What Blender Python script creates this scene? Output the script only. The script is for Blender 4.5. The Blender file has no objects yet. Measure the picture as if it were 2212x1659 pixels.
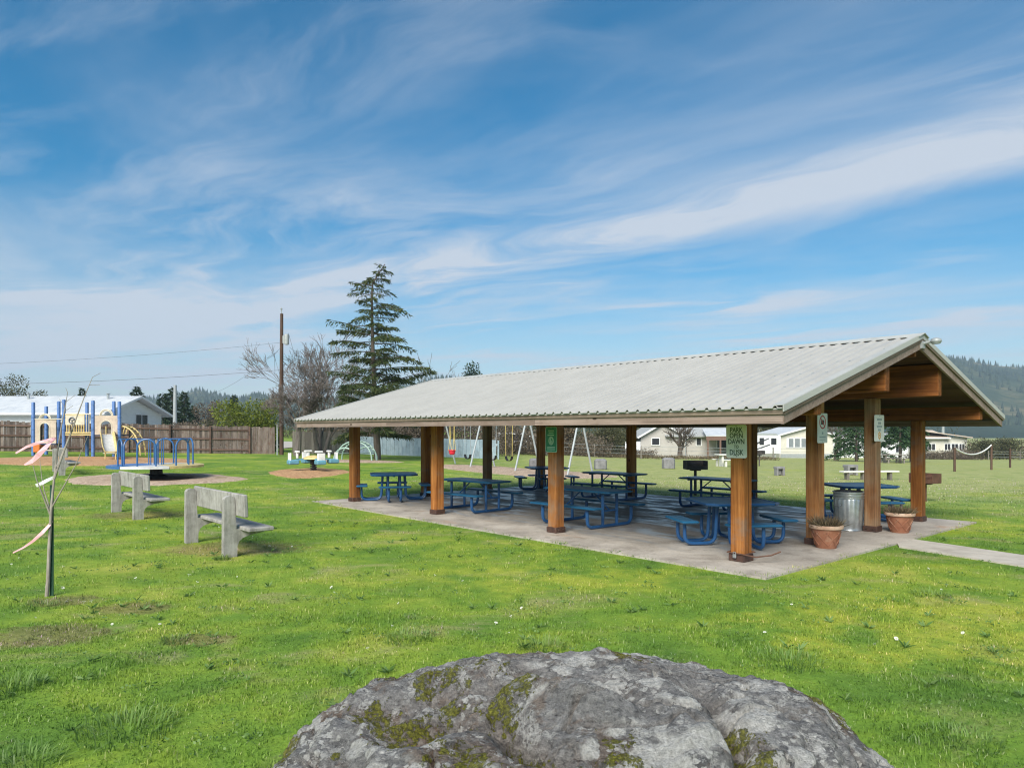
import bpy, math, random
import numpy as np
from mathutils import Vector, Matrix, noise as mnoise
random.seed(7)
RNG = np.random.default_rng(7)
R = math.radians
SC = bpy.context.scene
COL = SC.collection

# ------------------------------------------------------------------ camera, sky, sun, exposure
CAM_H = 1.95
cam_d = bpy.data.cameras.new('camera')
cam = bpy.data.objects.new('camera', cam_d); COL.objects.link(cam)
cam.location = (0, 0, CAM_H); cam.rotation_euler = (R(90), 0, 0)
cam_d.sensor_fit = 'HORIZONTAL'; cam_d.sensor_width = 36.0
cam_d.lens = 24.87; cam_d.shift_y = 0.0454; cam_d.clip_start = 0.05; cam_d.clip_end = 8000
SC.camera = cam

SUN_EL, SUN_AZ = 38.0, 200.0          # azimuth clockwise from +Y: the sun stands behind and left of the camera
sun_d = bpy.data.lights.new('sun', 'SUN'); sun_d.energy = 2.6; sun_d.angle = R(38); sun_d.color = (1.0, 0.93, 0.82)
sun = bpy.data.objects.new('sun', sun_d); COL.objects.link(sun)
sdir = Vector((math.sin(R(SUN_AZ)) * math.cos(R(SUN_EL)), math.cos(R(SUN_AZ)) * math.cos(R(SUN_EL)), math.sin(R(SUN_EL))))
sun.rotation_euler = sdir.to_track_quat('Z', 'Y').to_euler(); sun.location = sdir * 60

W = bpy.data.worlds.new('World'); SC.world = W; W.use_nodes = True
def world_sky():
    nt = W.node_tree; nt.nodes.clear(); N = nt.nodes.new; L = nt.links.new
    out = N('ShaderNodeOutputWorld'); bg = N('ShaderNodeBackground'); L(bg.outputs[0], out.inputs[0])
    bg.inputs[1].default_value = 0.072
    sky = N('ShaderNodeTexSky'); sky.sky_type = 'NISHITA'; sky.sun_disc = False
    sky.sun_elevation = R(SUN_EL); sky.sun_rotation = R(SUN_AZ)
    sky.air_density = 1.0; sky.dust_density = 0.35; sky.ozone_density = 2.6
    tc = N('ShaderNodeTexCoord'); sp = N('ShaderNodeSeparateXYZ'); L(tc.outputs['Generated'], sp.inputs[0])
    def M(op, a, b=None, c=None):
        n = N('ShaderNodeMath'); n.operation = op
        for k, v in enumerate((a, b, c)):
            if v is None: continue
            if isinstance(v, (int, float)): n.inputs[k].default_value = v
            else: L(v, n.inputs[k])
        return n.outputs[0]
    def rng(v, a, b, c=0.0, d=1.0):
        n = N('ShaderNodeMapRange'); n.interpolation_type = 'SMOOTHSTEP'; L(v, n.inputs[0])
        for k, q in enumerate((a, b, c, d)): n.inputs[k + 1].default_value = q
        return n.outputs[0]
    def noi(vx, vy, scale, detail, rough, dist=0.0, seed=0.0):
        c = N('ShaderNodeCombineXYZ'); L(vx, c.inputs[0]); L(vy, c.inputs[1]); c.inputs[2].default_value = seed
        n = N('ShaderNodeTexNoise'); L(c.outputs[0], n.inputs['Vector'])
        n.inputs['Scale'].default_value = scale; n.inputs['Detail'].default_value = detail
        n.inputs['Roughness'].default_value = rough; n.inputs['Distortion'].default_value = dist
        return n.outputs[0]
    z = M('MAXIMUM', sp.outputs[2], 0.035)
    px, py = M('DIVIDE', sp.outputs[0], z), M('DIVIDE', sp.outputs[1], z)
    al = M('SUBTRACT', M('MULTIPLY', px, 0.76), M('MULTIPLY', py, 0.65))
    ac = M('ADD', M('MULTIPLY', px, 0.65), M('MULTIPLY', py, 0.76))
    warp = noi(px, py, 0.45, 4, 0.55, 0.0, 3.1)
    acw = M('ADD', ac, M('MULTIPLY', M('SUBTRACT', warp, 0.5), 1.5))
    fib = noi(M('MULTIPLY', al, 0.42), M('MULTIPLY', acw, 1.15), 1.35, 10, 0.62, 0.7, 1.7)       # thin fibrous cirrus
    cov = noi(px, py, 0.33, 3, 0.5, 0.3, 8.3)                                                       # where the veil is thick
    veil = noi(M('MULTIPLY', al, 0.5), ac, 0.55, 6, 0.55, 0.4, 5.2)
    m1 = M('MULTIPLY', rng(fib, 0.40, 0.74), rng(cov, 0.32, 0.62))
    m2 = M('MULTIPLY', rng(veil, 0.40, 0.74), 0.46)
    band = M('ABSOLUTE', M('SUBTRACT', M('ADD', ac, M('MULTIPLY', M('SUBTRACT', warp, 0.5), 0.75)), 3.10))
    m3 = M('MULTIPLY', rng(band, 0.55, 0.05), rng(fib, 0.24, 0.58))                              # the long bright streak
    low = M('MULTIPLY', rng(sp.outputs[2], 0.30, 0.03), 0.34)                                     # thin cloud thickens to the horizon
    s = M('ADD', M('ADD', M('MULTIPLY', m1, 0.62), m2), M('ADD', M('MULTIPLY', m3, 0.74), low))
    # a broad soft bank low on the left
    dt = M('ADD', M('ADD', M('MULTIPLY', sp.outputs[0], -0.545), M('MULTIPLY', sp.outputs[1], 0.822)), M('MULTIPLY', sp.outputs[2], 0.165))
    zz = M('ABSOLUTE', M('SUBTRACT', sp.outputs[2], 0.145))
    bank = M('MULTIPLY', M('MULTIPLY', rng(dt, 0.90, 0.995), rng(zz, 0.13, 0.02)), rng(veil, 0.25, 0.60))
    s = M('ADD', s, M('MULTIPLY', bank, 0.34))
    fac = M('MINIMUM', M('MAXIMUM', s, 0.0), 0.90)
    mix = N('ShaderNodeMix'); mix.data_type = 'RGBA'; L(fac, mix.inputs[0]); hs = N('ShaderNodeHueSaturation'); hs.inputs['Hue'].default_value = 0.488; hs.inputs['Saturation'].default_value = 1.58; hs.inputs['Value'].default_value = 0.64; L(sky.outputs[0], hs.inputs['Color']); L(hs.outputs[0], mix.inputs[6])
    mix.inputs[7].default_value = (3.55, 3.80, 4.20, 1)
    L(mix.outputs[2], bg.inputs[0])
world_sky()
SC.view_settings.view_transform = 'Standard'; SC.view_settings.look = 'None'
SC.view_settings.exposure = 1.4; SC.view_settings.gamma = 1.0; SC.view_settings.use_curve_mapping = False
SC.cycles.use_denoising = True; SC.cycles.filter_width = 1.15
SC.cycles.max_bounces = 6; SC.cycles.diffuse_bounces = 3; SC.cycles.glossy_bounces = 3
SC.cycles.transmission_bounces = 4; SC.cycles.transparent_max_bounces = 6; SC.cycles.volume_bounces = 0
SC.cycles.sample_clamp_indirect = 6.0; SC.cycles.caustics_reflective = False; SC.cycles.caustics_refractive = False

# ------------------------------------------------------------------ helpers
F = 1528.0
def PX(vx, y): return (vx - 1106.0) * y / F          # lateral metres of a photo column at distance y
def PZ(vy, y): return CAM_H - (vy - 930.0) * y / F   # height of a photo row at distance y
def sstep(a, b, t):
    t = min(1.0, max(0.0, (t - a) / (b - a))); return t * t * (3 - 2 * t)
def gz(x, y):
    """height of the lawn"""
    r = sstep(15, 32, y)
    z = -0.023 * x * r if x < 0 else -0.012 * x * r
    z -= 0.021 * max(0.0, y - 38) * sstep(-6, 14, x) if y < 140 else 0.021 * 102 * sstep(-6, 14, x)
    if x < 0 and y > 80: z += 0.0
    return max(-4.0, min(2.2, z))
def gz_np(x, y):
    t = np.clip((y - 15) / 17, 0, 1); r = t * t * (3 - 2 * t)
    z = np.where(x < 0, -0.023 * x * r, -0.012 * x * r)
    s = np.clip((x + 6) / 20, 0, 1); s = s * s * (3 - 2 * s)
    z = z - 0.021 * np.clip(y - 38, 0, 102) * s
    return np.clip(z, -4.0, 2.2)

class MB:
    def __init__(s): s.v = []; s.f = []; s.mi = []
    def add(s, vs, fs, m=0):
        b = len(s.v); s.v += [tuple(v) for v in vs]; s.f += [tuple(b + i for i in f) for f in fs]; s.mi += [m] * len(fs); return s
    def box(s, c, d, rot=None, m=0):
        hx, hy, hz = d[0] / 2, d[1] / 2, d[2] / 2
        vs = [Vector((sx * hx, sy * hy, sz * hz)) for sz in (-1, 1) for sx, sy in ((-1, -1), (1, -1), (1, 1), (-1, 1))]
        if rot is not None: vs = [rot @ v for v in vs]
        c = Vector(c)
        return s.add([v + c for v in vs], [(0, 3, 2, 1), (4, 5, 6, 7), (0, 1, 5, 4), (1, 2, 6, 5), (2, 3, 7, 6), (3, 0, 4, 7)], m)
    def bbox(s, c, d, b=0.01, m=0):
        """box with its upright and top edges bevelled"""
        x, y, h = d[0] / 2, d[1] / 2, d[2] / 2
        def ring(i, z): 
            X, Y = x - i, y - i
            k = b
            return [(-X + k, -Y, z), (X - k, -Y, z), (X, -Y + k, z), (X, Y - k, z), (X - k, Y, z), (-X + k, Y, z), (-X, Y - k, z), (-X, -Y + k, z)]
        rs = ring(b, -h) + ring(0, -h + b) + ring(0, h - b) + ring(b, h)
        fs = [(j * 8 + i, j * 8 + (i + 1) % 8, (j + 1) * 8 + (i + 1) % 8, (j + 1) * 8 + i) for j in range(3) for i in range(8)]
        fs += [tuple(range(7, -1, -1)), tuple(range(24, 32))]
        return s.add([(p[0] + c[0], p[1] + c[1], p[2] + c[2]) for p in rs], fs, m)
    def beam(s, a, b, w, h, m=0):
        a, b = Vector(a), Vector(b); d = (b - a).normalized()
        up = Vector((0, 0, 1)) if abs(d.z) < 0.95 else Vector((0, 1, 0))
        sd = d.cross(up).normalized() * (w / 2); u = sd.cross(d).normalized() * (h / 2)
        vs = [a - sd - u, a + sd - u, a + sd + u, a - sd + u, b - sd - u, b + sd - u, b + sd + u, b - sd + u]
        return s.add(vs, [(0, 1, 2, 3), (7, 6, 5, 4), (0, 4, 5, 1), (1, 5, 6, 2), (2, 6, 7, 3), (3, 7, 4, 0)], m)
    def tube(s, pts, r, n=8, caps=True, m=0):
        P = [Vector(p) for p in pts]; k = len(P)
        rr = list(r) if isinstance(r, (list, tuple)) else [r] * k
        t0 = (P[1] - P[0]).normalized(); ref = Vector((0, 0, 1)) if abs(t0.z) < 0.9 else Vector((1, 0, 0))
        nx = t0.cross(ref).normalized(); vs = []
        for i in range(k):
            t = (P[min(i + 1, k - 1)] - P[max(i - 1, 0)])
            t = t.normalized() if t.length > 1e-9 else t0
            nx = (nx - t * nx.dot(t))
            nx = nx.normalized() if nx.length > 1e-6 else t.orthogonal().normalized()
            ny = t.cross(nx)
            for j in range(n):
                a = 2 * math.pi * j / n
                vs.append(P[i] + (nx * math.cos(a) + ny * math.sin(a)) * rr[i])
        fs = [(i * n + j, i * n + (j + 1) % n, (i + 1) * n + (j + 1) % n, (i + 1) * n + j) for i in range(k - 1) for j in range(n)]
        if caps: fs += [tuple(range(n - 1, -1, -1)), tuple(range((k - 1) * n, k * n))]
        return s.add(vs, fs, m)
    def lathe(s, prof, n=24, c=(0, 0, 0), m=0, jag=None):
        vs = []
        for (r, z) in prof:
            for j in range(n):
                a = 2 * math.pi * j / n; q = r * (jag(j, z) if jag else 1)
                vs.append((c[0] + q * math.cos(a), c[1] + q * math.sin(a), c[2] + z))
        k = len(prof)
        fs = [(i * n + j, i * n + (j + 1) % n, (i + 1) * n + (j + 1) % n, (i + 1) * n + j) for i in range(k - 1) for j in range(n)]
        fs += [tuple(range(n - 1, -1, -1)), tuple(range((k - 1) * n, k * n))]
        return s.add(vs, fs, m)
    def prism(s, poly, d0, d1, ax='y', m=0):
        """poly of (a, b): extruded along ax between d0 and d1 (ax y: a=x b=z; x: a=y b=z; z: a=x b=y)"""
        def P(a, b, d): return {'y': (a, d, b), 'x': (d, a, b), 'z': (a, b, d)}[ax]
        n = len(poly); vs = [P(a, b, d0) for a, b in poly] + [P(a, b, d1) for a, b in poly]
        fs = [tuple(range(n)), tuple(range(2 * n - 1, n - 1, -1))] + [(i, n + i, n + (i + 1) % n, (i + 1) % n) for i in range(n)]
        return s.add(vs, fs, m)
    def mesh(s, name, mats, smooth=False):
        me = bpy.data.meshes.new(name); me.from_pydata(s.v, [], s.f)
        for mt in (mats if isinstance(mats, (list, tuple)) else [mats]): me.materials.append(MAT[mt] if isinstance(mt, str) else mt)
        if any(s.mi): me.polygons.foreach_set('material_index', s.mi)
        import bmesh
        bm = bmesh.new(); bm.from_mesh(me); bmesh.ops.recalc_face_normals(bm, faces=bm.faces); bm.to_mesh(me); bm.free()
        if smooth:
            me.polygons.foreach_set('use_smooth', [True] * len(me.polygons))
            try: me.set_sharp_from_angle(angle=R(35))
            except Exception: pass
        me.update(); return me
    def build(s, name, mats, parent=None, smooth=False, kind=None, loc=None, rot=None):
        return link(name, s.mesh(name, mats, smooth), parent, kind, loc, rot)
def link(name, me, parent=None, kind=None, loc=None, rot=None):
    o = bpy.data.objects.new(name, me); COL.objects.link(o)
    if parent is not None: o.parent = parent
    if kind: o['kind'] = kind
    if loc is not None: o.location = loc
    if rot is not None: o.rotation_euler = rot
    return o
def tag(o, label, cat, group=None):
    o['label'] = label; o['category'] = cat
    if group: o['group'] = group
    return o
def thing(name, label, cat, loc=(0, 0, 0), rz=0.0, group=None):
    o = bpy.data.objects.new(name, None); COL.objects.link(o); o.location = loc; o.rotation_euler = (0, 0, rz)
    o.empty_display_size = 0.2
    return tag(o, label, cat, group)
KIDS = {}
def dup(root, loc, rz, label, group=None):
    """a copy of a thing with copies of its parts and sub-parts"""
    r = root.copy(); COL.objects.link(r); r.location = loc; r.rotation_euler = (0, 0, rz); r['label'] = label
    if group: r['group'] = group
    for ch in [o for o in ALLKIDS(root)]:
        c = ch.copy(); COL.objects.link(c); c.parent = r
        for g in ALLKIDS(ch):
            d = g.copy(); COL.objects.link(d); d.parent = c
    return r
def ALLKIDS(o): return list(o.children)
def np_mesh(name, V, FQ, mat, rnd=None):
    """V (n,3), FQ (m,k) one polygon size; optional per-vertex value 'rnd'"""
    me = bpy.data.meshes.new(name); n = len(V); m, k = FQ.shape
    me.vertices.add(n); me.vertices.foreach_set('co', np.asarray(V, np.float32).ravel())
    me.loops.add(m * k); me.loops.foreach_set('vertex_index', FQ.astype(np.int32).ravel())
    me.polygons.add(m); me.polygons.foreach_set('loop_start', np.arange(0, m * k, k, dtype=np.int32))
    try: me.polygons.foreach_set('loop_total', np.full(m, k, dtype=np.int32))
    except Exception: pass
    if rnd is not None:
        a = me.attributes.new('rnd', 'FLOAT', 'POINT'); a.data.foreach_set('value', np.asarray(rnd, np.float32))
    me.materials.append(MAT[mat] if isinstance(mat, str) else mat)
    me.update(calc_edges=True); return me
def unit(a): return a / np.maximum(np.linalg.norm(a, axis=1, keepdims=True), 1e-9)
def leaf_mesh(name, C, D, Ln, Wd, mat, rng=RNG, rnd=None):
    """one small leaf or needle spray (a folded four-cornered blade) per row of C, pointing along D"""
    n = len(C); D = unit(D); S = unit(np.cross(D, rng.normal(size=(n, 3)))); T = np.cross(D, S)
    Ln = np.broadcast_to(np.asarray(Ln, float).reshape(-1, 1), (n, 1)); Wd = np.broadcast_to(np.asarray(Wd, float).reshape(-1, 1), (n, 1))
    mid = C + D * Ln * 0.45 + T * Wd * 0.15
    V = np.stack([C, mid + S * Wd * 0.5, C + D * Ln, mid - S * Wd * 0.5], 1).reshape(-1, 3)
    FQ = np.arange(n * 4).reshape(n, 4)
    if rnd is None: rnd = rng.random(n)
    return np_mesh(name, V, FQ, mat, np.repeat(rnd, 4))
# ------------------------------------------------------------------ materials
MAT = {}
class NT:
    def __init__(s, name):
        m = bpy.data.materials.new(name); m.use_nodes = True; s.m = m; s.t = m.node_tree; s.t.nodes.clear(); MAT[name] = m
        s.out = s.n('ShaderNodeOutputMaterial')
    def n(s, t, **k):
        q = s.t.nodes.new(t)
        for a, b in k.items(): setattr(q, a, b)
        return q
    def l(s, a, b): s.t.links.new(a, b)
    def val(s, sock, v):
        if isinstance(v, (int, float)): sock.default_value = v
        elif isinstance(v, (tuple, list)): sock.default_value = tuple(v) + ((1,) if len(v) == 3 and len(sock.default_value) == 4 else ())
        else: s.l(v, sock)
    def math(s, op, a, b=None, c=None):
        q = s.n('ShaderNodeMath', operation=op)
        for i, v in enumerate((a, b, c)):
            if v is not None: s.val(q.inputs[i], v)
        return q.outputs[0]
    def mrange(s, v, a, b, c=0.0, d=1.0, smooth=True):
        q = s.n('ShaderNodeMapRange')
        if smooth: q.interpolation_type = 'SMOOTHSTEP'
        s.val(q.inputs[0], v)
        for i, k in enumerate((a, b, c, d)): q.inputs[i + 1].default_value = k
        return q.outputs[0]
    def mix(s, f, a, b, blend='MIX'):
        q = s.n('ShaderNodeMix', data_type='RGBA', blend_type=blend); s.val(q.inputs[0], f); s.val(q.inputs[6], a); s.val(q.inputs[7], b)
        return q.outputs[2]
    def pos(s): return s.n('ShaderNodeNewGeometry').outputs['Position']
    def obj(s, shift=True):
        c = s.n('ShaderNodeTexCoord').outputs['Object']
        if not shift: return c
        r = s.n('ShaderNodeObjectInfo').outputs['Random']
        q = s.n('ShaderNodeVectorMath', operation='MULTIPLY_ADD'); s.l(c, q.inputs[0]); q.inputs[1].default_value = (1, 1, 1)
        k = s.n('ShaderNodeVectorMath', operation='SCALE'); k.inputs[0].default_value = (37.1, 53.7, 19.3); s.l(r, k.inputs['Scale'])
        s.l(k.outputs[0], q.inputs[2]); return q.outputs[0]
    def scale(s, v, k):
        q = s.n('ShaderNodeVectorMath', operation='MULTIPLY'); s.l(v, q.inputs[0]); q.inputs[1].default_value = k; return q.outputs[0]
    def noise(s, v, scale, detail=4, rough=0.55, dist=0.0):
        q = s.n('ShaderNodeTexNoise'); s.l(v, q.inputs['Vector']); q.inputs['Scale'].default_value = scale
        q.inputs['Detail'].default_value = detail; q.inputs['Roughness'].default_value = rough; q.inputs['Distortion'].default_value = dist
        return q.outputs[0]
    def voro(s, v, scale, feature='F1', out='Distance', rnd=1.0):
        q = s.n('ShaderNodeTexVoronoi', feature=feature); s.l(v, q.inputs['Vector']); q.inputs['Scale'].default_value = scale
        q.inputs['Randomness'].default_value = rnd
        return q.outputs[out]
    def ramp(s, v, stops):
        q = s.n('ShaderNodeValToRGB'); s.val(q.inputs[0], v); e = q.color_ramp.elements
        while len(e) < len(stops): e.new(0.5)
        for k, (p, c) in zip(e, stops): k.position = p; k.color = tuple(c) + (1,)
        return q.outputs[0]
    def bsdf(s, col, rough=0.7, metal=0.0, spec=0.5, bump=None, bstr=0.3, bdist=0.01):
        b = s.n('ShaderNodeBsdfPrincipled'); s.val(b.inputs['Base Color'], col); s.val(b.inputs['Roughness'], rough)
        s.val(b.inputs['Metallic'], metal); s.val(b.inputs['Specular IOR Level'], spec)
        if bump is not None:
            q = s.n('ShaderNodeBump'); q.inputs['Strength'].default_value = bstr; q.inputs['Distance'].default_value = bdist
            s.l(bump, q.inputs['Height']); s.l(q.outputs[0], b.inputs['Normal'])
        s.l(b.outputs[0], s.out.inputs[0]); return b

def simple(name, c0, c1, scale=8, stretch=(1, 1, 1), rough=0.6, metal=0.0, spec=0.5, bstr=0.2, bdist=0.005, detail=5, dirt=None, world=False):
    t = NT(name); v = t.pos() if world else t.obj(); n = t.noise(t.scale(v, stretch), scale, detail, 0.6)
    c = t.ramp(n, [(0.28, c0), (0.72, c1)])
    if dirt:
        d = t.mrange(t.noise(v, dirt[1], 5, 0.65), dirt[2], dirt[2] + 0.18); c = t.mix(t.math('MULTIPLY', d, dirt[3]), c, dirt[0])
    t.bsdf(c, rough, metal, spec, n, bstr, bdist); return t.m

def lawn_colour(t, p):
    """colour of the turf at a point of the ground, shared by the soil sheet and the blades"""
    q = t.n('ShaderNodeSeparateXYZ'); t.l(p, q.inputs[0])
    flat = t.n('ShaderNodeCombineXYZ'); t.l(q.outputs[0], flat.inputs[0]); t.l(q.outputs[1], flat.inputs[1]); f = flat.outputs[0]
    n1 = t.noise(f, 0.32, 5, 0.6, 0.4); n2 = t.noise(f, 1.25, 5, 0.62, 0.3); n3 = t.noise(f, 5.5, 4, 0.6)
    s = t.math('ADD', t.math('MULTIPLY', n1, 0.75), t.math('SUBTRACT', t.math('MULTIPLY', n2, 0.55), 0.15))
    c = t.ramp(s, [(0.33, (0.090, 0.190, 0.030)), (0.45, (0.150, 0.270, 0.036)), (0.55, (0.230, 0.335, 0.042)), (0.67, (0.360, 0.405, 0.075))])
    dry = t.mrange(t.noise(t.scale(f, (1.0, 1.6, 1)), 0.62, 6, 0.66, 0.5), 0.52, 0.70)
    c = t.mix(t.math('MULTIPLY', dry, 0.62), c, (0.370, 0.335, 0.175))
    # the open field beyond the shelter is drier than the lawn on this side
    far = t.math('MULTIPLY', t.mrange(q.outputs[1], 14, 27), t.mrange(t.math('ADD', q.outputs[0], t.math('MULTIPLY', n2, 6)), -3, 9))
    far = t.math('MULTIPLY', far, t.mrange(n2, 0.25, 0.62, 0.35, 0.95))
    c = t.mix(far, c, (0.390, 0.405, 0.185))
    moss = t.math('MULTIPLY', t.mrange(t.noise(f, 0.21, 4, 0.6, 0.6), 0.54, 0.66), t.mrange(n3, 0.35, 0.62))
    c = t.mix(t.math('MULTIPLY', moss, 0.55), c, (0.330, 0.390, 0.015))
    c = t.mix(t.mrange(n3, 0.35, 0.80, 0.0, 0.35), c, (0.070, 0.140, 0.020))
    soil = t.mrange(t.noise(f, 0.9, 5, 0.7, 0.8), 0.66, 0.73)
    def spot(cx, cy, rx, ry, fray=1.0):
        dx = t.math('DIVIDE', t.math('SUBTRACT', q.outputs[0], cx), rx); dy = t.math('DIVIDE', t.math('SUBTRACT', q.outputs[1], cy), ry)
        d = t.math('ADD', t.math('MULTIPLY', dx, dx), t.math('MULTIPLY', dy, dy)); return t.mrange(t.math('ADD', d, t.math('MULTIPLY', t.math('SUBTRACT', n3, 0.5), 2.6 * fray)), 1.15, 0.35)
    # yellow moss this side of the slab corner, two worn bare places by the sapling
    ym = t.math('MAXIMUM', spot(4.7, 7.0, 2.6, 1.5), t.math('MULTIPLY', spot(0.6, 9.3, 2.4, 0.9), 0.7)); c = t.mix(t.math('MULTIPLY', t.math('MULTIPLY', ym, t.mrange(n2, 0.36, 0.60)), 0.50), c, (0.390, 0.415, 0.055))
    for a in ((-4.45, 6.75, 0.65, 0.42), (-4.15, 7.75, 0.50, 0.30), (-5.1, 8.1, 0.45, 0.3), (-2.9, 6.6, 0.35, 0.22), (-8.6, 16.3, 1.3, 0.8), (-4.6, 11.7, 1.3, 0.8)): soil = t.math('MAXIMUM', soil, t.math('MULTIPLY', spot(*a), 0.75))
    return t.mix(t.math('MULTIPLY', soil, 0.72), c, t.ramp(n3, [(0.35, (0.130, 0.085, 0.055)), (0.65, (0.290, 0.220, 0.130))])), f, q

t = NT('lawn'); p = t.pos(); c, f, q = lawn_colour(t, p)
fine = t.noise(t.scale(f, (1, 0.55, 1)), 42, 4, 0.7); med = t.noise(f, 11, 4, 0.65)
k = t.math('ADD', t.math('MULTIPLY', fine, 0.75), t.math('MULTIPLY', med, 0.6))
c = t.mix(0.85, c, t.ramp(k, [(0.42, (0.55, 0.55, 0.52)), (0.95, (1.35, 1.32, 1.25))]), 'MULTIPLY')
t.bsdf(c, 0.9, 0, 0.15, k, 0.55, 0.035)

def blade_mat(name, tint=None, gain=1.0):
    t = NT(name); p = t.pos(); c, f, q = lawn_colour(t, p)
    a = t.n('ShaderNodeAttribute', attribute_name='rnd').outputs['Fac']
    c = t.mix(0.9, c, t.ramp(a, [(0.0, (0.50 * gain, 0.56 * gain, 0.5 * gain)), (0.55, (1.12 * gain, 1.1 * gain, 1.0 * gain)), (0.86, (1.50 * gain, 1.42 * gain, 1.6 * gain)), (0.93, (2.6 * gain, 1.75 * gain, 5.5 * gain))]), 'MULTIPLY')
    if tint: c = t.mix(0.65, c, tint)
    b = t.bsdf(c, 0.62, 0, 0.22)
    tr = t.n('ShaderNodeBsdfTranslucent'); t.val(tr.inputs[0], c); ms = t.n('ShaderNodeMixShader'); ms.inputs[0].default_value = 0.30
    t.l(b.outputs[0], ms.inputs[1]); t.l(tr.outputs[0], ms.inputs[2]); t.l(ms.outputs[0], t.out.inputs[0])
blade_mat('grass_blade'); blade_mat('tuft_blade', (0.150, 0.255, 0.075), 1.1)

def foliage(name, cols, rough=0.6, trans=0.25):
    t = NT(name); a = t.n('ShaderNodeAttribute', attribute_name='rnd').outputs['Fac']
    n = t.noise(t.pos(), 0.9, 3, 0.6)
    v = t.math('ADD', t.math('MULTIPLY', a, 0.6), t.math('MULTIPLY', n, 0.45))
    c = t.ramp(v, [(0.15 + 0.75 * i / (len(cols) - 1), k) for i, k in enumerate(cols)])
    b = t.bsdf(c, rough, 0, 0.25)
    tr = t.n('ShaderNodeBsdfTranslucent'); t.l(c, tr.inputs[0]); ms = t.n('ShaderNodeMixShader'); ms.inputs[0].default_value = trans
    t.l(b.outputs[0], ms.inputs[1]); t.l(tr.outputs[0], ms.inputs[2]); t.l(ms.outputs[0], t.out.inputs[0])
foliage('cedar_needles', [(0.024, 0.042, 0.016), (0.052, 0.078, 0.024), (0.115, 0.130, 0.036)])
foliage('dark_needles', [(0.012, 0.028, 0.014), (0.026, 0.052, 0.022), (0.050, 0.080, 0.030)])
foliage('field_cedar', [(0.020, 0.050, 0.020), (0.042, 0.092, 0.036), (0.085, 0.140, 0.060)])
foliage('lime_leaf', [(0.060, 0.095, 0.012), (0.145, 0.190, 0.022), (0.250, 0.270, 0.045)])
foliage('dull_leaf', [(0.045, 0.055, 0.026), (0.090, 0.095, 0.045), (0.140, 0.130, 0.070)])
foliage('brush_leaf', [(0.070, 0.058, 0.042), (0.135, 0.110, 0.080), (0.215, 0.175, 0.130)])
foliage('dry_leaf', [(0.070, 0.055, 0.036), (0.150, 0.115, 0.070), (0.250, 0.200, 0.120)])
foliage('weed_leaf', [(0.060, 0.130, 0.030), (0.120, 0.220, 0.055), (0.210, 0.310, 0.110)])
foliage('hill_needles', [(0.020, 0.040, 0.026), (0.035, 0.062, 0.036), (0.060, 0.085, 0.045)])

def wood(name, cols, rough=0.75, ring=26, axis='z', knot=True, bst=0.5, spec=0.18, wear=None, var=(0.72, 1.25), fade=None):
    """rough sawn timber: fibres run along one axis"""
    t = NT(name); v = t.obj(); st = {'z': (1, 1, 0.035), 'x': (0.035, 1, 1), 'y': (1, 0.035, 1)}[axis]
    a = t.noise(t.scale(v, st), ring, 6, 0.65, 0.4); b = t.noise(t.scale(v, st), ring * 4.5, 4, 0.7); l = t.noise(v, 1.6, 4, 0.6)
    s = t.math('ADD', t.math('ADD', t.math('MULTIPLY', a, 0.55), t.math('MULTIPLY', b, 0.25)), t.math('MULTIPLY', l, 0.25))
    n = len(cols); c = t.ramp(s, [(0.36 + 0.32 * i / (n - 1), k) for i, k in enumerate(cols)])
    if knot:
        kd = t.voro(t.scale(v, {'z': (3.2, 3.2, 1.5), 'x': (1.5, 3.2, 3.2), 'y': (3.2, 1.5, 3.2)}[axis]), 1.0)
        c = t.mix(t.mrange(kd, 0.10, 0.045), c, tuple(q * 0.35 for q in cols[0]))
    if wear:
        w = t.mrange(t.noise(v, 1.9, 5, 0.65), wear[1], wear[1] + 0.2); c = t.mix(t.math('MULTIPLY', w, wear[2]), c, wear[0])
    ck = t.mrange(t.noise(t.scale(v, {'z': (1, 1, 0.012), 'x': (0.012, 1, 1), 'y': (1, 0.012, 1)}[axis]), 34, 3, 0.5), 0.655, 0.70); c = t.mix(t.math('MULTIPLY', ck, 0.7), c, tuple(q * 0.3 for q in cols[0]))
    rv = t.n('ShaderNodeObjectInfo').outputs['Random']
    if fade: c = t.mix(t.math('MULTIPLY', t.mrange(t.math('FRACT', t.math('MULTIPLY', rv, 7.31)), 0.3, 1.0), t.mrange(l, 0.30, 0.65, 0.35, 1.0)), c, t.ramp(s, [(0.38, tuple(k * 0.4 for k in fade)), (0.62, fade)]))
    c = t.mix(1.0, c, t.ramp(rv, [(0.0, (var[0],) * 3), (1.0, (var[1],) * 3)]), 'MULTIPLY')
    t.bsdf(c, rough, 0, spec, s, bst, 0.006)
wood('post_wood', [(0.085, 0.028, 0.008), (0.215, 0.078, 0.018), (0.350, 0.145, 0.040), (0.470, 0.225, 0.080)], ring=16, wear=((0.20, 0.155, 0.115), 0.50, 0.6), var=(0.70, 1.30), fade=(0.30, 0.205, 0.125))
wood('beam_wood', [(0.060, 0.020, 0.006), (0.175, 0.062, 0.016), (0.330, 0.130, 0.036)], ring=14, axis='x')
wood('deck_wood', [(0.045, 0.025, 0.013), (0.090, 0.050, 0.026), (0.130, 0.075, 0.042)], ring=12, axis='x')
wood('fascia_wood', [(0.150, 0.110, 0.090), (0.255, 0.195, 0.165), (0.340, 0.270, 0.235)], ring=18, axis='x', wear=((0.16, 0.11, 0.08), 0.52, 0.6))
wood('fascia_dark', [(0.090, 0.070, 0.050), (0.150, 0.120, 0.092), (0.215, 0.175, 0.140)], ring=18, axis='x')
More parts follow.
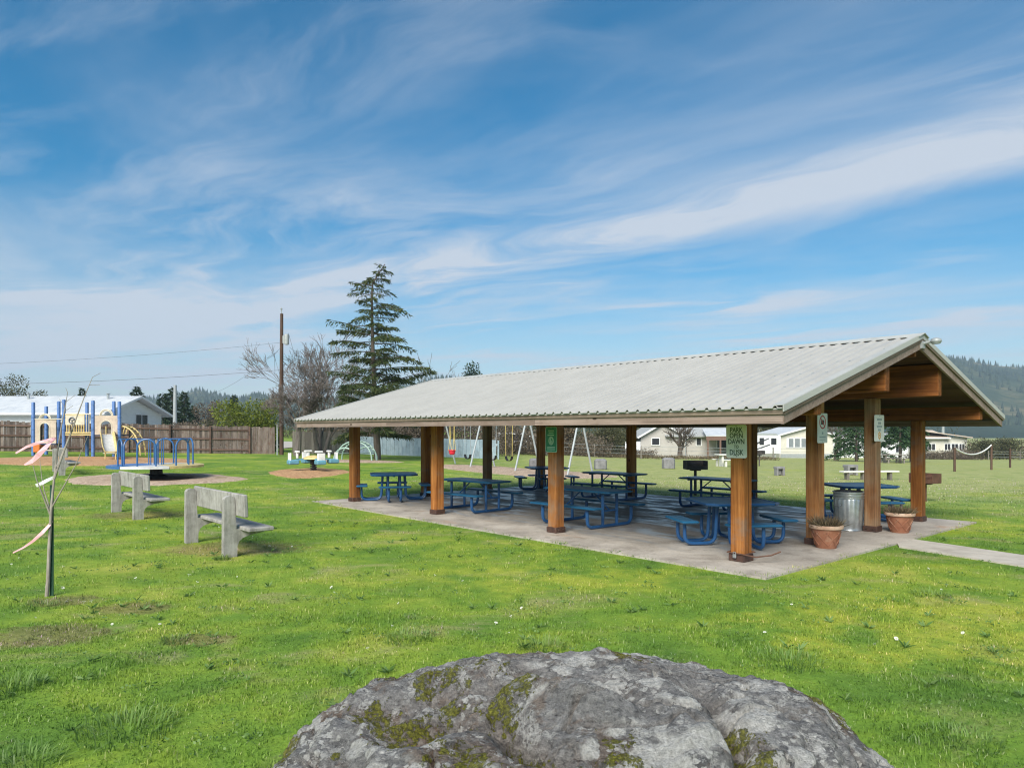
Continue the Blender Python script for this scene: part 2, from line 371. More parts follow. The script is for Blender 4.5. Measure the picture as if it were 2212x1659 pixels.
wood('fence_wood', [(0.050, 0.038, 0.033), (0.105, 0.083, 0.073), (0.165, 0.135, 0.120), (0.225, 0.195, 0.175)], ring=22, wear=((0.085, 0.045, 0.032), 0.50, 0.7), var=(0.55, 1.55))
wood('fence_rail', [(0.060, 0.036, 0.028), (0.115, 0.072, 0.056), (0.170, 0.115, 0.092)], ring=18, axis='x')
wood('pole_wood', [(0.050, 0.030, 0.022), (0.100, 0.062, 0.045), (0.150, 0.100, 0.075)], ring=10, knot=False)
wood('grey_timber', [(0.115, 0.105, 0.092), (0.200, 0.185, 0.165), (0.290, 0.270, 0.240)], ring=20)
simple('post_shoe', (0.030, 0.016, 0.012), (0.085, 0.040, 0.027), 14, rough=0.6, dirt=((0.20, 0.14, 0.10), 5, 0.55, 0.5))

def roof_metal(name, c0, c1, c2):
    t = NT(name); v = t.obj(); n = t.noise(t.scale(v, (1, 0.35, 1)), 2.2, 6, 0.65); s = t.noise(t.scale(v, (1, 0.10, 1)), 26, 4, 0.6)
    c = t.ramp(t.math('ADD', t.math('MULTIPLY', n, 0.65), t.math('MULTIPLY', s, 0.35)), [(0.36, c0), (0.5, c1), (0.66, c2)])
    lich = t.math('MULTIPLY', t.mrange(t.noise(t.scale(v, (1, 0.25, 1)), 9, 5, 0.7), 0.60, 0.76), 0.22); c = t.mix(lich, c, (0.30, 0.30, 0.24))
    t.bsdf(c, t.mrange(n, 0.3, 0.7, 0.42, 0.62), 0.0, 0.45, s, 0.12, 0.004)
roof_metal('shelter_roof', (0.350, 0.350, 0.330), (0.380, 0.380, 0.360), (0.405, 0.405, 0.385))
roof_metal('roof_trim', (0.35, 0.36, 0.34), (0.40, 0.41, 0.39), (0.44, 0.45, 0.43))
roof_metal('house_roof', (0.44, 0.47, 0.50), (0.53, 0.56, 0.58), (0.60, 0.62, 0.64))

# concrete
t = NT('slab_concrete'); v = t.pos(); n = t.noise(v, 1.1, 6, 0.65, 0.4); fi = t.noise(v, 28, 4, 0.7)
q = t.n('ShaderNodeSeparateXYZ'); t.l(v, q.inputs[0])
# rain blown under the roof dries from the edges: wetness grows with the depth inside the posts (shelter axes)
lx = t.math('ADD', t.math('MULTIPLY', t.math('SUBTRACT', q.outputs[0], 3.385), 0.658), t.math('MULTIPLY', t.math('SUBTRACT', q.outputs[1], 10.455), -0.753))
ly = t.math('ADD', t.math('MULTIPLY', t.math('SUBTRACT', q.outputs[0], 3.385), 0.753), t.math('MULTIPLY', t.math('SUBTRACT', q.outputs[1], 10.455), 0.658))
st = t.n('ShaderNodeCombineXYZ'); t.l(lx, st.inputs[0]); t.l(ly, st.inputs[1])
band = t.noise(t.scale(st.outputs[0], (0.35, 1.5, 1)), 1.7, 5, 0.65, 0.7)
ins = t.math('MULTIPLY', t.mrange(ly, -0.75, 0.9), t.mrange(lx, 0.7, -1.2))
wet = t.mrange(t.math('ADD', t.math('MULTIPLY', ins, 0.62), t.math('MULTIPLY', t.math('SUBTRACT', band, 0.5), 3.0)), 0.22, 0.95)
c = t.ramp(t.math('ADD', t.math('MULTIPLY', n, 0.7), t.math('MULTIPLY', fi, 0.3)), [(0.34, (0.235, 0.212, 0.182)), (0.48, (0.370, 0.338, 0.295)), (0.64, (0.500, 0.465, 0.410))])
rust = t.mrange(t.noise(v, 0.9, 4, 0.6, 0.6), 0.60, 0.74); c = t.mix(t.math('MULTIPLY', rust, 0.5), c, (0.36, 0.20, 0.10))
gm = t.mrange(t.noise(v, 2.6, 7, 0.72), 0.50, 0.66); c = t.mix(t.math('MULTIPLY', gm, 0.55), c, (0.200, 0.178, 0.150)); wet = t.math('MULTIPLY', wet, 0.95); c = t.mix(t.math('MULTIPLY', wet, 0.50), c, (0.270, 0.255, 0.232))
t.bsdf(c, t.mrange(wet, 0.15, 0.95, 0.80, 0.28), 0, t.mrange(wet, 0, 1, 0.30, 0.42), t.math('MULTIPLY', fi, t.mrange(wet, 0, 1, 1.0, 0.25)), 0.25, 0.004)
simple('walk_concrete', (0.36, 0.335, 0.29), (0.52, 0.49, 0.43), 3.2, rough=0.85, world=True, dirt=((0.25, 0.22, 0.18), 1.1, 0.52, 0.5))
t = NT('bench_concrete'); v = t.obj(); n = t.noise(v, 6, 6, 0.7); sk = t.noise(t.scale(v, (1, 1, 0.12)), 13, 4, 0.65); fi = t.noise(v, 60, 3, 0.6)
s = t.math('ADD', t.math('MULTIPLY', n, 0.5), t.math('MULTIPLY', sk, 0.5))
c = t.ramp(s, [(0.34, (0.165, 0.160, 0.145)), (0.5, (0.30, 0.295, 0.275)), (0.66, (0.43, 0.425, 0.40))])
c = t.mix(t.mrange(t.noise(v, 3, 4, 0.7), 0.60, 0.72, 0, 0.45), c, (0.125, 0.135, 0.085))
t.bsdf(c, 0.9, 0, 0.25, t.math('ADD', n, t.math('MULTIPLY', fi, 0.5)), 0.35, 0.008)
simple('block_concrete', (0.15, 0.15, 0.155), (0.27, 0.27, 0.275), 5, rough=0.9)
simple('white_concrete', (0.52, 0.52, 0.49), (0.68, 0.68, 0.64), 4, rough=0.8)

# boulder
t = NT('boulder_rock'); v = t.obj(False); ge = t.n('ShaderNodeNewGeometry'); nz = t.n('ShaderNodeSeparateXYZ'); t.l(ge.outputs['Normal'], nz.inputs[0])
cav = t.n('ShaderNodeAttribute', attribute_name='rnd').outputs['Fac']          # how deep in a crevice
pits = t.noise(v, 34, 8, 0.75); gr = t.noise(v, 120, 4, 0.65); mid = t.noise(v, 8.5, 8, 0.70); layer = t.noise(t.scale(v, (0.7, 1.4, 6.0)), 5.0, 8, 0.68)
s = t.math('ADD', t.math('ADD', t.math('MULTIPLY', pits, 0.40), t.math('MULTIPLY', layer, 0.30)), t.math('ADD', t.math('MULTIPLY', gr, 0.18), t.math('MULTIPLY', mid, 0.14)))
c = t.ramp(s, [(0.38, (0.045, 0.046, 0.046)), (0.45, (0.160, 0.161, 0.160)), (0.53, (0.285, 0.284, 0.278)), (0.63, (0.450, 0.447, 0.430))])
top = t.mrange(nz.outputs[2], 0.50, 0.90)
dark = t.math('MULTIPLY', t.mrange(t.noise(v, 1.5, 4, 0.6), 0.52, 0.64), 0.5); c = t.mix(dark, c, (0.060, 0.062, 0.066))
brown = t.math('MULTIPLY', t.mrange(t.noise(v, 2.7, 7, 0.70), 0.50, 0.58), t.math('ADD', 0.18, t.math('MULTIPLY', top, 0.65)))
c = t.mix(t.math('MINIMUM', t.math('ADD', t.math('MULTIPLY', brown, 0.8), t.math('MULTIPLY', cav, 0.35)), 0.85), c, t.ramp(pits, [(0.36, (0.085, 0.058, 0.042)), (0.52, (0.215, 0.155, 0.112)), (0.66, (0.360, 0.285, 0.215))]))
wv = t.n('ShaderNodeTexNoise'); t.l(v, wv.inputs['Vector']); wv.inputs['Scale'].default_value = 14; wv.inputs['Detail'].default_value = 6; wv.inputs['Roughness'].default_value = 0.7
dv = t.n('ShaderNodeVectorMath', operation='MULTIPLY_ADD'); t.l(wv.outputs['Color'], dv.inputs[0]); dv.inputs[1].default_value = (0.07, 0.07, 0.07); t.l(v, dv.inputs[2])
def crust(sc, r, gate, lo):
    d = t.voro(dv.outputs[0], sc); return t.math('MULTIPLY', t.mrange(d, r, r * 0.90), t.mrange(t.noise(v, gate, 3, 0.6), lo, lo + 0.03))
l1 = crust(2.5, 0.40, 1.1, 0.47); l2 = crust(5.6, 0.38, 1.5, 0.475); l3 = crust(20.0, 0.38, 1.8, 0.52)
blot = t.math('MULTIPLY', t.mrange(t.noise(v, 4.6, 10, 0.74), 0.545, 0.560), t.mrange(t.noise(v, 60, 4, 0.7), 0.40, 0.47))     # ragged grey crusts
flake = t.math('MULTIPLY', t.mrange(t.noise(t.scale(v, (0.8, 1.3, 2.2)), 13, 9, 0.76), 0.560, 0.580), t.math('ADD', 0.15, t.math('MULTIPLY', top, 0.85)))
li = t.math('MINIMUM', t.math('MAXIMUM', t.math('MAXIMUM', l1, l2), t.math('MAXIMUM', l3, t.math('MAXIMUM', t.math('MULTIPLY', blot, 0.75), t.math('MULTIPLY', flake, 0.85)))), 1.0)
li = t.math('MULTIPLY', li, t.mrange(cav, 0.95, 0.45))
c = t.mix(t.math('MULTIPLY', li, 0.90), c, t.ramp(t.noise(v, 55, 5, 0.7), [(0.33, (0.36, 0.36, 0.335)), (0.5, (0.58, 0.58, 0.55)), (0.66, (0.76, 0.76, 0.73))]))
mo = t.math('MULTIPLY', t.mrange(t.math('ADD', t.noise(v, 2.4, 8, 0.74), t.math('MULTIPLY', cav, 0.055)), 0.565, 0.585), t.mrange(t.noise(v, 30, 5, 0.7), 0.40, 0.50))
c = t.mix(t.math('MULTIPLY', mo, 0.92), c, t.ramp(t.noise(v, 70, 4, 0.7), [(0.33, (0.050, 0.052, 0.006)), (0.5, (0.150, 0.155, 0.014)), (0.66, (0.330, 0.330, 0.040))]))
h = t.math('ADD', t.math('ADD', t.math('MULTIPLY', pits, 1.3), t.math('MULTIPLY', layer, 1.0)), t.math('ADD', t.math('MULTIPLY', li, 0.12), t.math('ADD', t.math('MULTIPLY', mo, 0.5), t.math('MULTIPLY', gr, 0.45))))
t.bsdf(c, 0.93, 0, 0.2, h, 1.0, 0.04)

# painted and plastic things
def coat(name, col, rough=0.35, var=0.15, mesh=0, spec=0.5, metal=0.0):
    t = NT(name); v = t.obj(); n = t.noise(v, 5, 5, 0.65)
    c = t.ramp(n, [(0.3, tuple(k * (1 - var) for k in col)), (0.7, tuple(min(1, k * (1 + var)) for k in col))])
    bump = n; bs = 0.05
    if mesh:
        d = t.voro(t.scale(v, (1, 1.8, 1)), mesh, 'F1', 'Distance', 0.15); c = t.mix(t.mrange(d, 0.30, 0.18), c, tuple(k * 0.25 for k in col)); bump = d; bs = 0.5
    t.bsdf(c, rough, metal, spec, bump, bs, 0.003)
coat('blue_tube', (0.018, 0.085, 0.225), 0.30); coat('blue_mesh', (0.018, 0.125, 0.255), 0.38, mesh=55)
coat('play_blue', (0.085, 0.180, 0.42), 0.45, 0.3); coat('play_yellow', (0.60, 0.48, 0.20), 0.5, 0.25); coat('play_tan', (0.47, 0.395, 0.315), 0.55, 0.2)
coat('play_cream', (0.56, 0.52, 0.41), 0.5, 0.2); coat('play_grey', (0.50, 0.51, 0.50), 0.4); coat('play_orange', (0.55, 0.16, 0.03), 0.4)
coat('play_dark', (0.030, 0.050, 0.110), 0.5); coat('hoop_blue', (0.035, 0.120, 0.300), 0.35); coat('deck_white', (0.55, 0.56, 0.57), 0.5)
coat('swing_white', (0.33, 0.37, 0.39), 0.35); coat('black_rubber', (0.018, 0.018, 0.020), 0.6); coat('red_plastic', (0.62, 0.022, 0.045), 0.4)
coat('chain_yellow', (0.62, 0.50, 0.16), 0.5); coat('climber_green', (0.30, 0.44, 0.38), 0.4); coat('rocker_blue', (0.12, 0.30, 0.40), 0.4)
coat('white_plastic', (0.72, 0.72, 0.70), 0.45); coat('sign_white', (0.66, 0.68, 0.67), 0.45); coat('sign_pale', (0.80, 0.80, 0.79), 0.5, 0.08)
coat('sign_green', (0.012, 0.215, 0.125), 0.4); coat('sign_mint', (0.36, 0.56, 0.44), 0.5); coat('letter_dark', (0.035, 0.075, 0.050), 0.6)
coat('letter_grey', (0.30, 0.36, 0.38), 0.6); coat('letter_black', (0.03, 0.03, 0.03), 0.6); coat('letter_red', (0.42, 0.03, 0.03), 0.6); coat('letter_orange', (0.55, 0.30, 0.07), 0.6)
coat('ribbon_pink', (0.78, 0.43, 0.47), 0.6); coat('tag_white', (0.74, 0.76, 0.76), 0.5); coat('stake_green', (0.018, 0.070, 0.040), 0.5)
coat('grill_iron', (0.060, 0.055, 0.050), 0.7, 0.4); coat('rust_iron', (0.100, 0.048, 0.030), 0.8, 0.4); coat('light_grey_metal', (0.30, 0.33, 0.34), 0.45); coat('wire_dark', (0.09, 0.10, 0.12), 0.6)
coat('trailer_white', (0.70, 0.72, 0.74), 0.35); coat('decal_dark', (0.05, 0.055, 0.065), 0.4); coat('tyre', (0.02, 0.02, 0.02), 0.8); coat('window_dark', (0.030, 0.033, 0.040), 0.12)
coat('window_pale', (0.20, 0.23, 0.25), 0.15); coat('white_trim', (0.66, 0.68, 0.69), 0.5); coat('brown_trim', (0.16, 0.095, 0.070), 0.6); coat('petal', (0.80, 0.80, 0.74), 0.7); coat('tape_white', (0.74, 0.75, 0.72), 0.6)
coat('van_blue', (0.08, 0.14, 0.25), 0.3)
simple('galvanised', (0.34, 0.37, 0.38), (0.56, 0.59, 0.60), 9, rough=0.36, metal=0.75, dirt=((0.18, 0.18, 0.17), 3, 0.5, 0.5))
simple('terracotta', (0.200, 0.075, 0.040), (0.340, 0.150, 0.085), 7, rough=0.8, dirt=((0.40, 0.27, 0.19), 4, 0.5, 0.6))
simple('terracotta_rim', (0.34, 0.21, 0.14), (0.50, 0.36, 0.26), 7, rough=0.8, dirt=((0.55, 0.45, 0.36), 6, 0.48, 0.6))
simple('potting_soil', (0.030, 0.022, 0.015), (0.090, 0.070, 0.050), 30, rough=0.95)
simple('bark_grey', (0.085, 0.070, 0.064), (0.190, 0.165, 0.152), 6, (1, 1, 0.3), rough=0.9, bstr=0.5)
simple('bark_brown', (0.050, 0.040, 0.032), (0.130, 0.105, 0.085), 6, (1, 1, 0.3), rough=0.9, bstr=0.5)
simple('sapling_bark', (0.20, 0.175, 0.145), (0.38, 0.345, 0.30), 18, (1, 1, 0.4), rough=0.8)
simple('twig_pale', (0.17, 0.145, 0.115), (0.30, 0.265, 0.215), 14, rough=0.85)
simple('siding_mint', (0.60, 0.65, 0.67), (0.67, 0.72, 0.74), 2, rough=0.6); simple('stucco_grey', (0.37, 0.355, 0.335), (0.45, 0.435, 0.41), 1.5, rough=0.9)
simple('siding_cream', (0.53, 0.52, 0.45), (0.60, 0.59, 0.52), 2, rough=0.7); simple('shingle_grey', (0.27, 0.29, 0.29), (0.38, 0.40, 0.40), 5, rough=0.9)
simple('shingle_tan', (0.42, 0.35, 0.29), (0.54, 0.46, 0.39), 5, rough=0.9); simple('blue_panel', (0.20, 0.29, 0.36), (0.36, 0.45, 0.52), 3, (1, 1, 0.4), rough=0.6, dirt=((0.14, 0.17, 0.20), 1.2, 0.5, 0.6))
for nm, a, b, e in (('chips_orange', (0.34, 0.180, 0.085), (0.60, 0.385, 0.215), (0.25, 0.16, 0.10)), ('chips_pale', (0.32, 0.235, 0.170), (0.56, 0.440, 0.335), (0.20, 0.17, 0.08))):
    t = NT(nm); v = t.pos(); n = t.noise(v, 1.4, 6, 0.7); vo = t.voro(t.scale(v, (1, 0.6, 1)), 16, 'F1', 'Color'); g = t.noise(v, 9, 4, 0.7)
    c = t.mix(0.5, t.ramp(t.math('ADD', t.math('MULTIPLY', n, 0.6), t.math('MULTIPLY', g, 0.4)), [(0.36, a), (0.64, b)]), t.ramp(vo, [(0.1, tuple(k * 0.6 for k in a)), (0.9, b)]))
    c = t.mix(t.mrange(t.noise(v, 0.8, 5, 0.7), 0.58, 0.70, 0, 0.6), c, e); t.bsdf(c, 0.95, 0, 0.1, vo, 0.6, 0.02)
simple('shaded_soil', (0.020, 0.012, 0.008), (0.060, 0.038, 0.025), 4, rough=0.7, world=True)
t = NT('hill_ground'); v = t.pos(); n = t.noise(v, 0.006, 6, 0.65, 0.4); m = t.noise(v, 0.05, 5, 0.7)
c = t.ramp(t.math('ADD', t.math('MULTIPLY', n, 0.7), t.math('MULTIPLY', m, 0.3)), [(0.40, (0.022, 0.042, 0.026)), (0.52, (0.045, 0.070, 0.038)), (0.60, (0.13, 0.125, 0.070)), (0.70, (0.19, 0.175, 0.10))])
t.bsdf(c, 0.95, 0, 0.1, m, 1.0, 4.0)
# ------------------------------------------------------------------ shelter axes: local x runs to the gable end nearest the path, local y across
SH = Vector((3.385, 10.455)); AX = Vector((0.658, -0.753)).normalized(); AY = Vector((-AX.y, AX.x))
SH_RZ = math.atan2(AX.y, AX.x)
BAY, ROWS = 3.88, 2.322
def SP(x, y, z=0.0):
    p = SH + AX * x + AY * y; return (p.x, p.y, z)
SLAB = (-12.45, 0.87, -0.86, 7.72)

# ------------------------------------------------------------------ ground sheet
def ground():
    def axis(a, b, step, far, grow):
        c = list(np.arange(a, b + 1e-6, step)); s = step
        while c[-1] < far: s *= grow; c.append(c[-1] + s)
        s = step
        while c[0] > -far: s *= grow; c.insert(0, c[0] - s)
        return np.array(c)
    xs = axis(-42, 42, 1.0, 2300, 1.22); ys = axis(-6, 60, 1.0, 2300, 1.2)
    global GX; GX = (xs[0], xs[-1], ys[0], ys[-1])
    X, Y = np.meshgrid(xs, ys); Z = gz_np(X, Y)
    V = np.stack([X, Y, Z], -1).reshape(-1, 3); nx, ny = len(xs), len(ys)
    i = np.arange(nx * ny).reshape(ny, nx)
    FQ = np.stack([i[:-1, :-1], i[:-1, 1:], i[1:, 1:], i[1:, :-1]], -1).reshape(-1, 4)
    me = np_mesh('ground', V, FQ, 'lawn'); me.polygons.foreach_set('use_smooth', [True] * len(me.polygons))
    link('ground', me, kind='structure')
ground()

# ------------------------------------------------------------------ slab and path
def slab():
    x0, x1, y0, y1 = SLAB
    pts = []
    n = 44
    def edge(a, b, n):
        for i in range(n):
            u = i / n; pts.append((a[0] + (b[0] - a[0]) * u, a[1] + (b[1] - a[1]) * u))
    edge((x0, y0), (x1, y0), n); edge((x1, y0), (x1, y1), n // 2); edge((x1, y1), (x0, y1), n); edge((x0, y1), (x0, y0), n // 2)
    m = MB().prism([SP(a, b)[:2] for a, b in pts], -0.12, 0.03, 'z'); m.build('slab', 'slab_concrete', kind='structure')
slab()
WD = Vector((0.45, -0.893)).normalized(); WN = Vector((-WD.y, WD.x))     # the path leaves the slab towards the right foreground
W0 = Vector((6.74, 12.20))
pth = bpy.data.objects.new('path', None); COL.objects.link(pth); pth['kind'] = 'structure'
for i in range(9):
    a = -0.35 + i * 1.62; b = a + 1.612
    if i == 0:
        q = [W0 + WD * -0.55 + WN * 0.52, W0 + WD * b + WN * 0.52, W0 + WD * b - WN * 0.46, W0 + WD * 0.25 - WN * 0.46]
    else: q = [W0 + WD * a + WN * 0.52, W0 + WD * b + WN * 0.52, W0 + WD * b - WN * 0.46, W0 + WD * a - WN * 0.46]
    MB().prism([(p.x, p.y) for p in q], -0.10, 0.024 - 0.001 * (i % 2), 'z').build('paving_panel', 'walk_concrete', pth)

# ------------------------------------------------------------------ wood chip beds
BEDS = []
def bed(name, cx, cy, rx, ry, rot, mat, seed, sq=2.0, up=0.022):
    m = MB(); ca, sa = math.cos(rot), math.sin(rot); n, rings = 56, 7; vs = []; fs = []
    for k in range(rings + 1):
        for j in range(n):
            a = 2 * math.pi * j / n; w = (abs(math.cos(a)) ** sq + abs(math.sin(a)) ** sq) ** (-1 / sq)
            w *= 1 + 0.16 * mnoise.noise(Vector((math.cos(a) * 1.6 + seed, math.sin(a) * 1.6, seed))) + 0.06 * mnoise.noise(Vector((math.cos(a) * 6 + seed, math.sin(a) * 6, 3)))
            r = w * k / rings; lx, ly = rx * r * math.cos(a), ry * r * math.sin(a)
            x, y = cx + lx * ca - ly * sa, cy + lx * sa + ly * ca
            vs.append((x, y, gz(x, y) + up - (0.05 if k == rings else 0) + 0.012 * mnoise.noise(Vector((x * 2, y * 2, 0)))))
    for k in range(rings):
        for j in range(n):
            fs.append((k * n + j, k * n + (j + 1) % n, (k + 1) * n + (j + 1) % n, (k + 1) * n + j))
    m.add(vs, fs); o = m.build(name, mat, kind='structure', smooth=True); BEDS.append((cx, cy, rx, ry, rot)); return o
bed('woodchip_bed', -20.6, 34.4, 4.9, 4.0, 0.0, 'chips_orange', 1.0, 2.6, 0.05)
bed('woodchip_bed', -12.9, 25.6, 3.1, 2.4, 0.1, 'chips_pale', 2.0, 2.0, 0.04)
bed('shaded_soil_patch', -12.9, 25.5, 1.55, 1.15, 0.0, 'shaded_soil', 2.5, 2.0, 0.055)  # shade under the merry-go-round disc, painted as a dark soil sheet
bed('woodchip_bed', -8.5, 29.8, 1.75, 3.1, 0.12, 'chips_orange', 3.0, 1.5, 0.04)
bed('woodchip_bed', 0.1, 33.9, 6.4, 2.2, SH_RZ, 'chips_pale', 4.0, 2.6, 0.04)
bed('woodchip_bed', -9.0, 40.0, 2.8, 1.5, 0.0, 'chips_pale', 5.0, 2.0, 0.04)

# unseen neutral sheet added behind the fence, to bounce less green onto the house
def bounce_sheet():
    m = MB(); xs = np.linspace(-78, -19, 40); ys = np.linspace(49.5, 84, 24); vs = [(x, y, gz(x, y) + .05) for y in ys for x in xs]
    m.add(vs, [(j * 40 + i, j * 40 + i + 1, (j + 1) * 40 + i + 1, (j + 1) * 40 + i) for j in range(23) for i in range(39)]); m.build('neutral_bounce_sheet', 'walk_concrete', kind='structure', smooth=True)
bounce_sheet()

# ------------------------------------------------------------------ far hills and the woods on them
HX = [-1600, -900, -300, 0, 200, 320, 380, 430, 480, 520, 560, 620, 700, 800, 900, 960, 1040, 1150, 1500, 1800, 1950, 2045, 2080, 2130, 2170, 2212, 2300, 2600, 3200, 4200]
HE = [34, 38, 42, 48, 46, 64, 74, 84, 74, 70, 78, 66, 66, 76, 94, 104, 94, 84, 88, 124, 148, 156, 148, 136, 131, 125, 113, 98, 80, 60]
def hill_h(theta, rr):
    vx = 1106 + F * math.tan(max(-1.2, min(1.2, theta)))
    e = np.interp(vx, HX, HE); D = 1250.0
    ridge = e * D * (1.0 / math.cos(max(-1.2, min(1.2, theta)))) / F if False else e * D / F
    w = sstep(0.42, 1.0, rr) if rr < 1 else 1 - 0.55 * sstep(1.0, 1.7, rr)
    return ridge * w
def hills():
    nt_, nr = 220, 34; V = []; 
    for i in range(nt_ + 1):
        th = -0.84 + 1.68 * i / nt_
        for k in range(nr + 1):
            rr = 0.40 + 1.20 * k / nr; yy = 1250 * rr
            x, y = math.tan(th) * yy, yy
            if abs(th) > 0.9: pass
            n = mnoise.fractal(Vector((x * 0.0035, y * 0.0035, 1.3)), 1.0, 2.0, 5)
            w = sstep(0.42, 0.7, rr)
            h = hill_h(th, rr) * (1 + 0.10 * n) + 9 * n * w * (0.35 if rr > 0.9 else 1) - 4.5 * (1 - w)
            V.append((x, y, h))
    i = np.arange((nt_ + 1) * (nr + 1)).reshape(nt_ + 1, nr + 1)
    FQ = np.stack([i[:-1, :-1], i[1:, :-1], i[1:, 1:], i[:-1, 1:]], -1).reshape(-1, 4)
    V = np.array(V); me = np_mesh('hills', V, FQ, 'hill_ground'); me.polygons.foreach_set('use_smooth', [True] * len(me.polygons))
    link('hills', me, kind='structure')
    # conifers on the slopes: small spiky crowns
    C = []; rng = np.random.default_rng(3)
    tries = 0
    while len(C) < 9000 and tries < 60000:
        tries += 1
        a = rng.integers(0, nt_); b = rng.integers(3, nr - 8); u, v = rng.random(2)
        g = V.reshape(nt_ + 1, nr + 1, 3); p = (g[a, b] * (1 - u) + g[a + 1, b] * u) * (1 - v) + (g[a, b + 1] * (1 - u) + g[a + 1, b + 1] * u) * v
        th = math.atan2(p[0], p[1])
        if abs(th) > 0.80: continue
        k = mnoise.fractal(Vector((p[0] * 0.006 + 4, p[1] * 0.006, 7)), 1.0, 2.0, 4)
        low = sstep(0.70, 0.85, p[1] / 1250)
        if k + 0.55 * low < 0.22: continue
        C.append(p)
    C = np.array(C); n = len(C); H = rng.uniform(5, 11, n); Wd = H * rng.uniform(0.32, 0.5, n); tiers = []
    k = 5; A = np.arange(k) * 2 * np.pi / k
    base = np.stack([C[:, None, 0] + np.cos(A)[None] * Wd[:, None] * rng.uniform(0.35, 0.65, (n, k)), C[:, None, 1] + np.sin(A)[None] * Wd[:, None] * 0.5, (C[:, 2] - 1.0)[:, None] + rng.uniform(0, 0.25, (n, k)) * H[:, None]], -1)
    tip = C + np.stack([rng.normal(0, .3, n), rng.normal(0, .3, n), H], -1)
    Vv = np.concatenate([base, tip[:, None]], 1).reshape(-1, 3)
    ii = (np.arange(n) * (k + 1))[:, None]
    T = np.stack([np.stack([ii[:, 0] + j, ii[:, 0] + (j + 1) % k, ii[:, 0] + k], -1) for j in range(k)], 1).reshape(-1, 3)
    me = np_mesh('hill_forest', Vv, T, 'hill_needles', np.repeat(rng.random(n), k + 1))
    tag(link('hill_forest', me, kind='stuff'), 'dark conifer woods covering the far hills', 'forest')
hills()

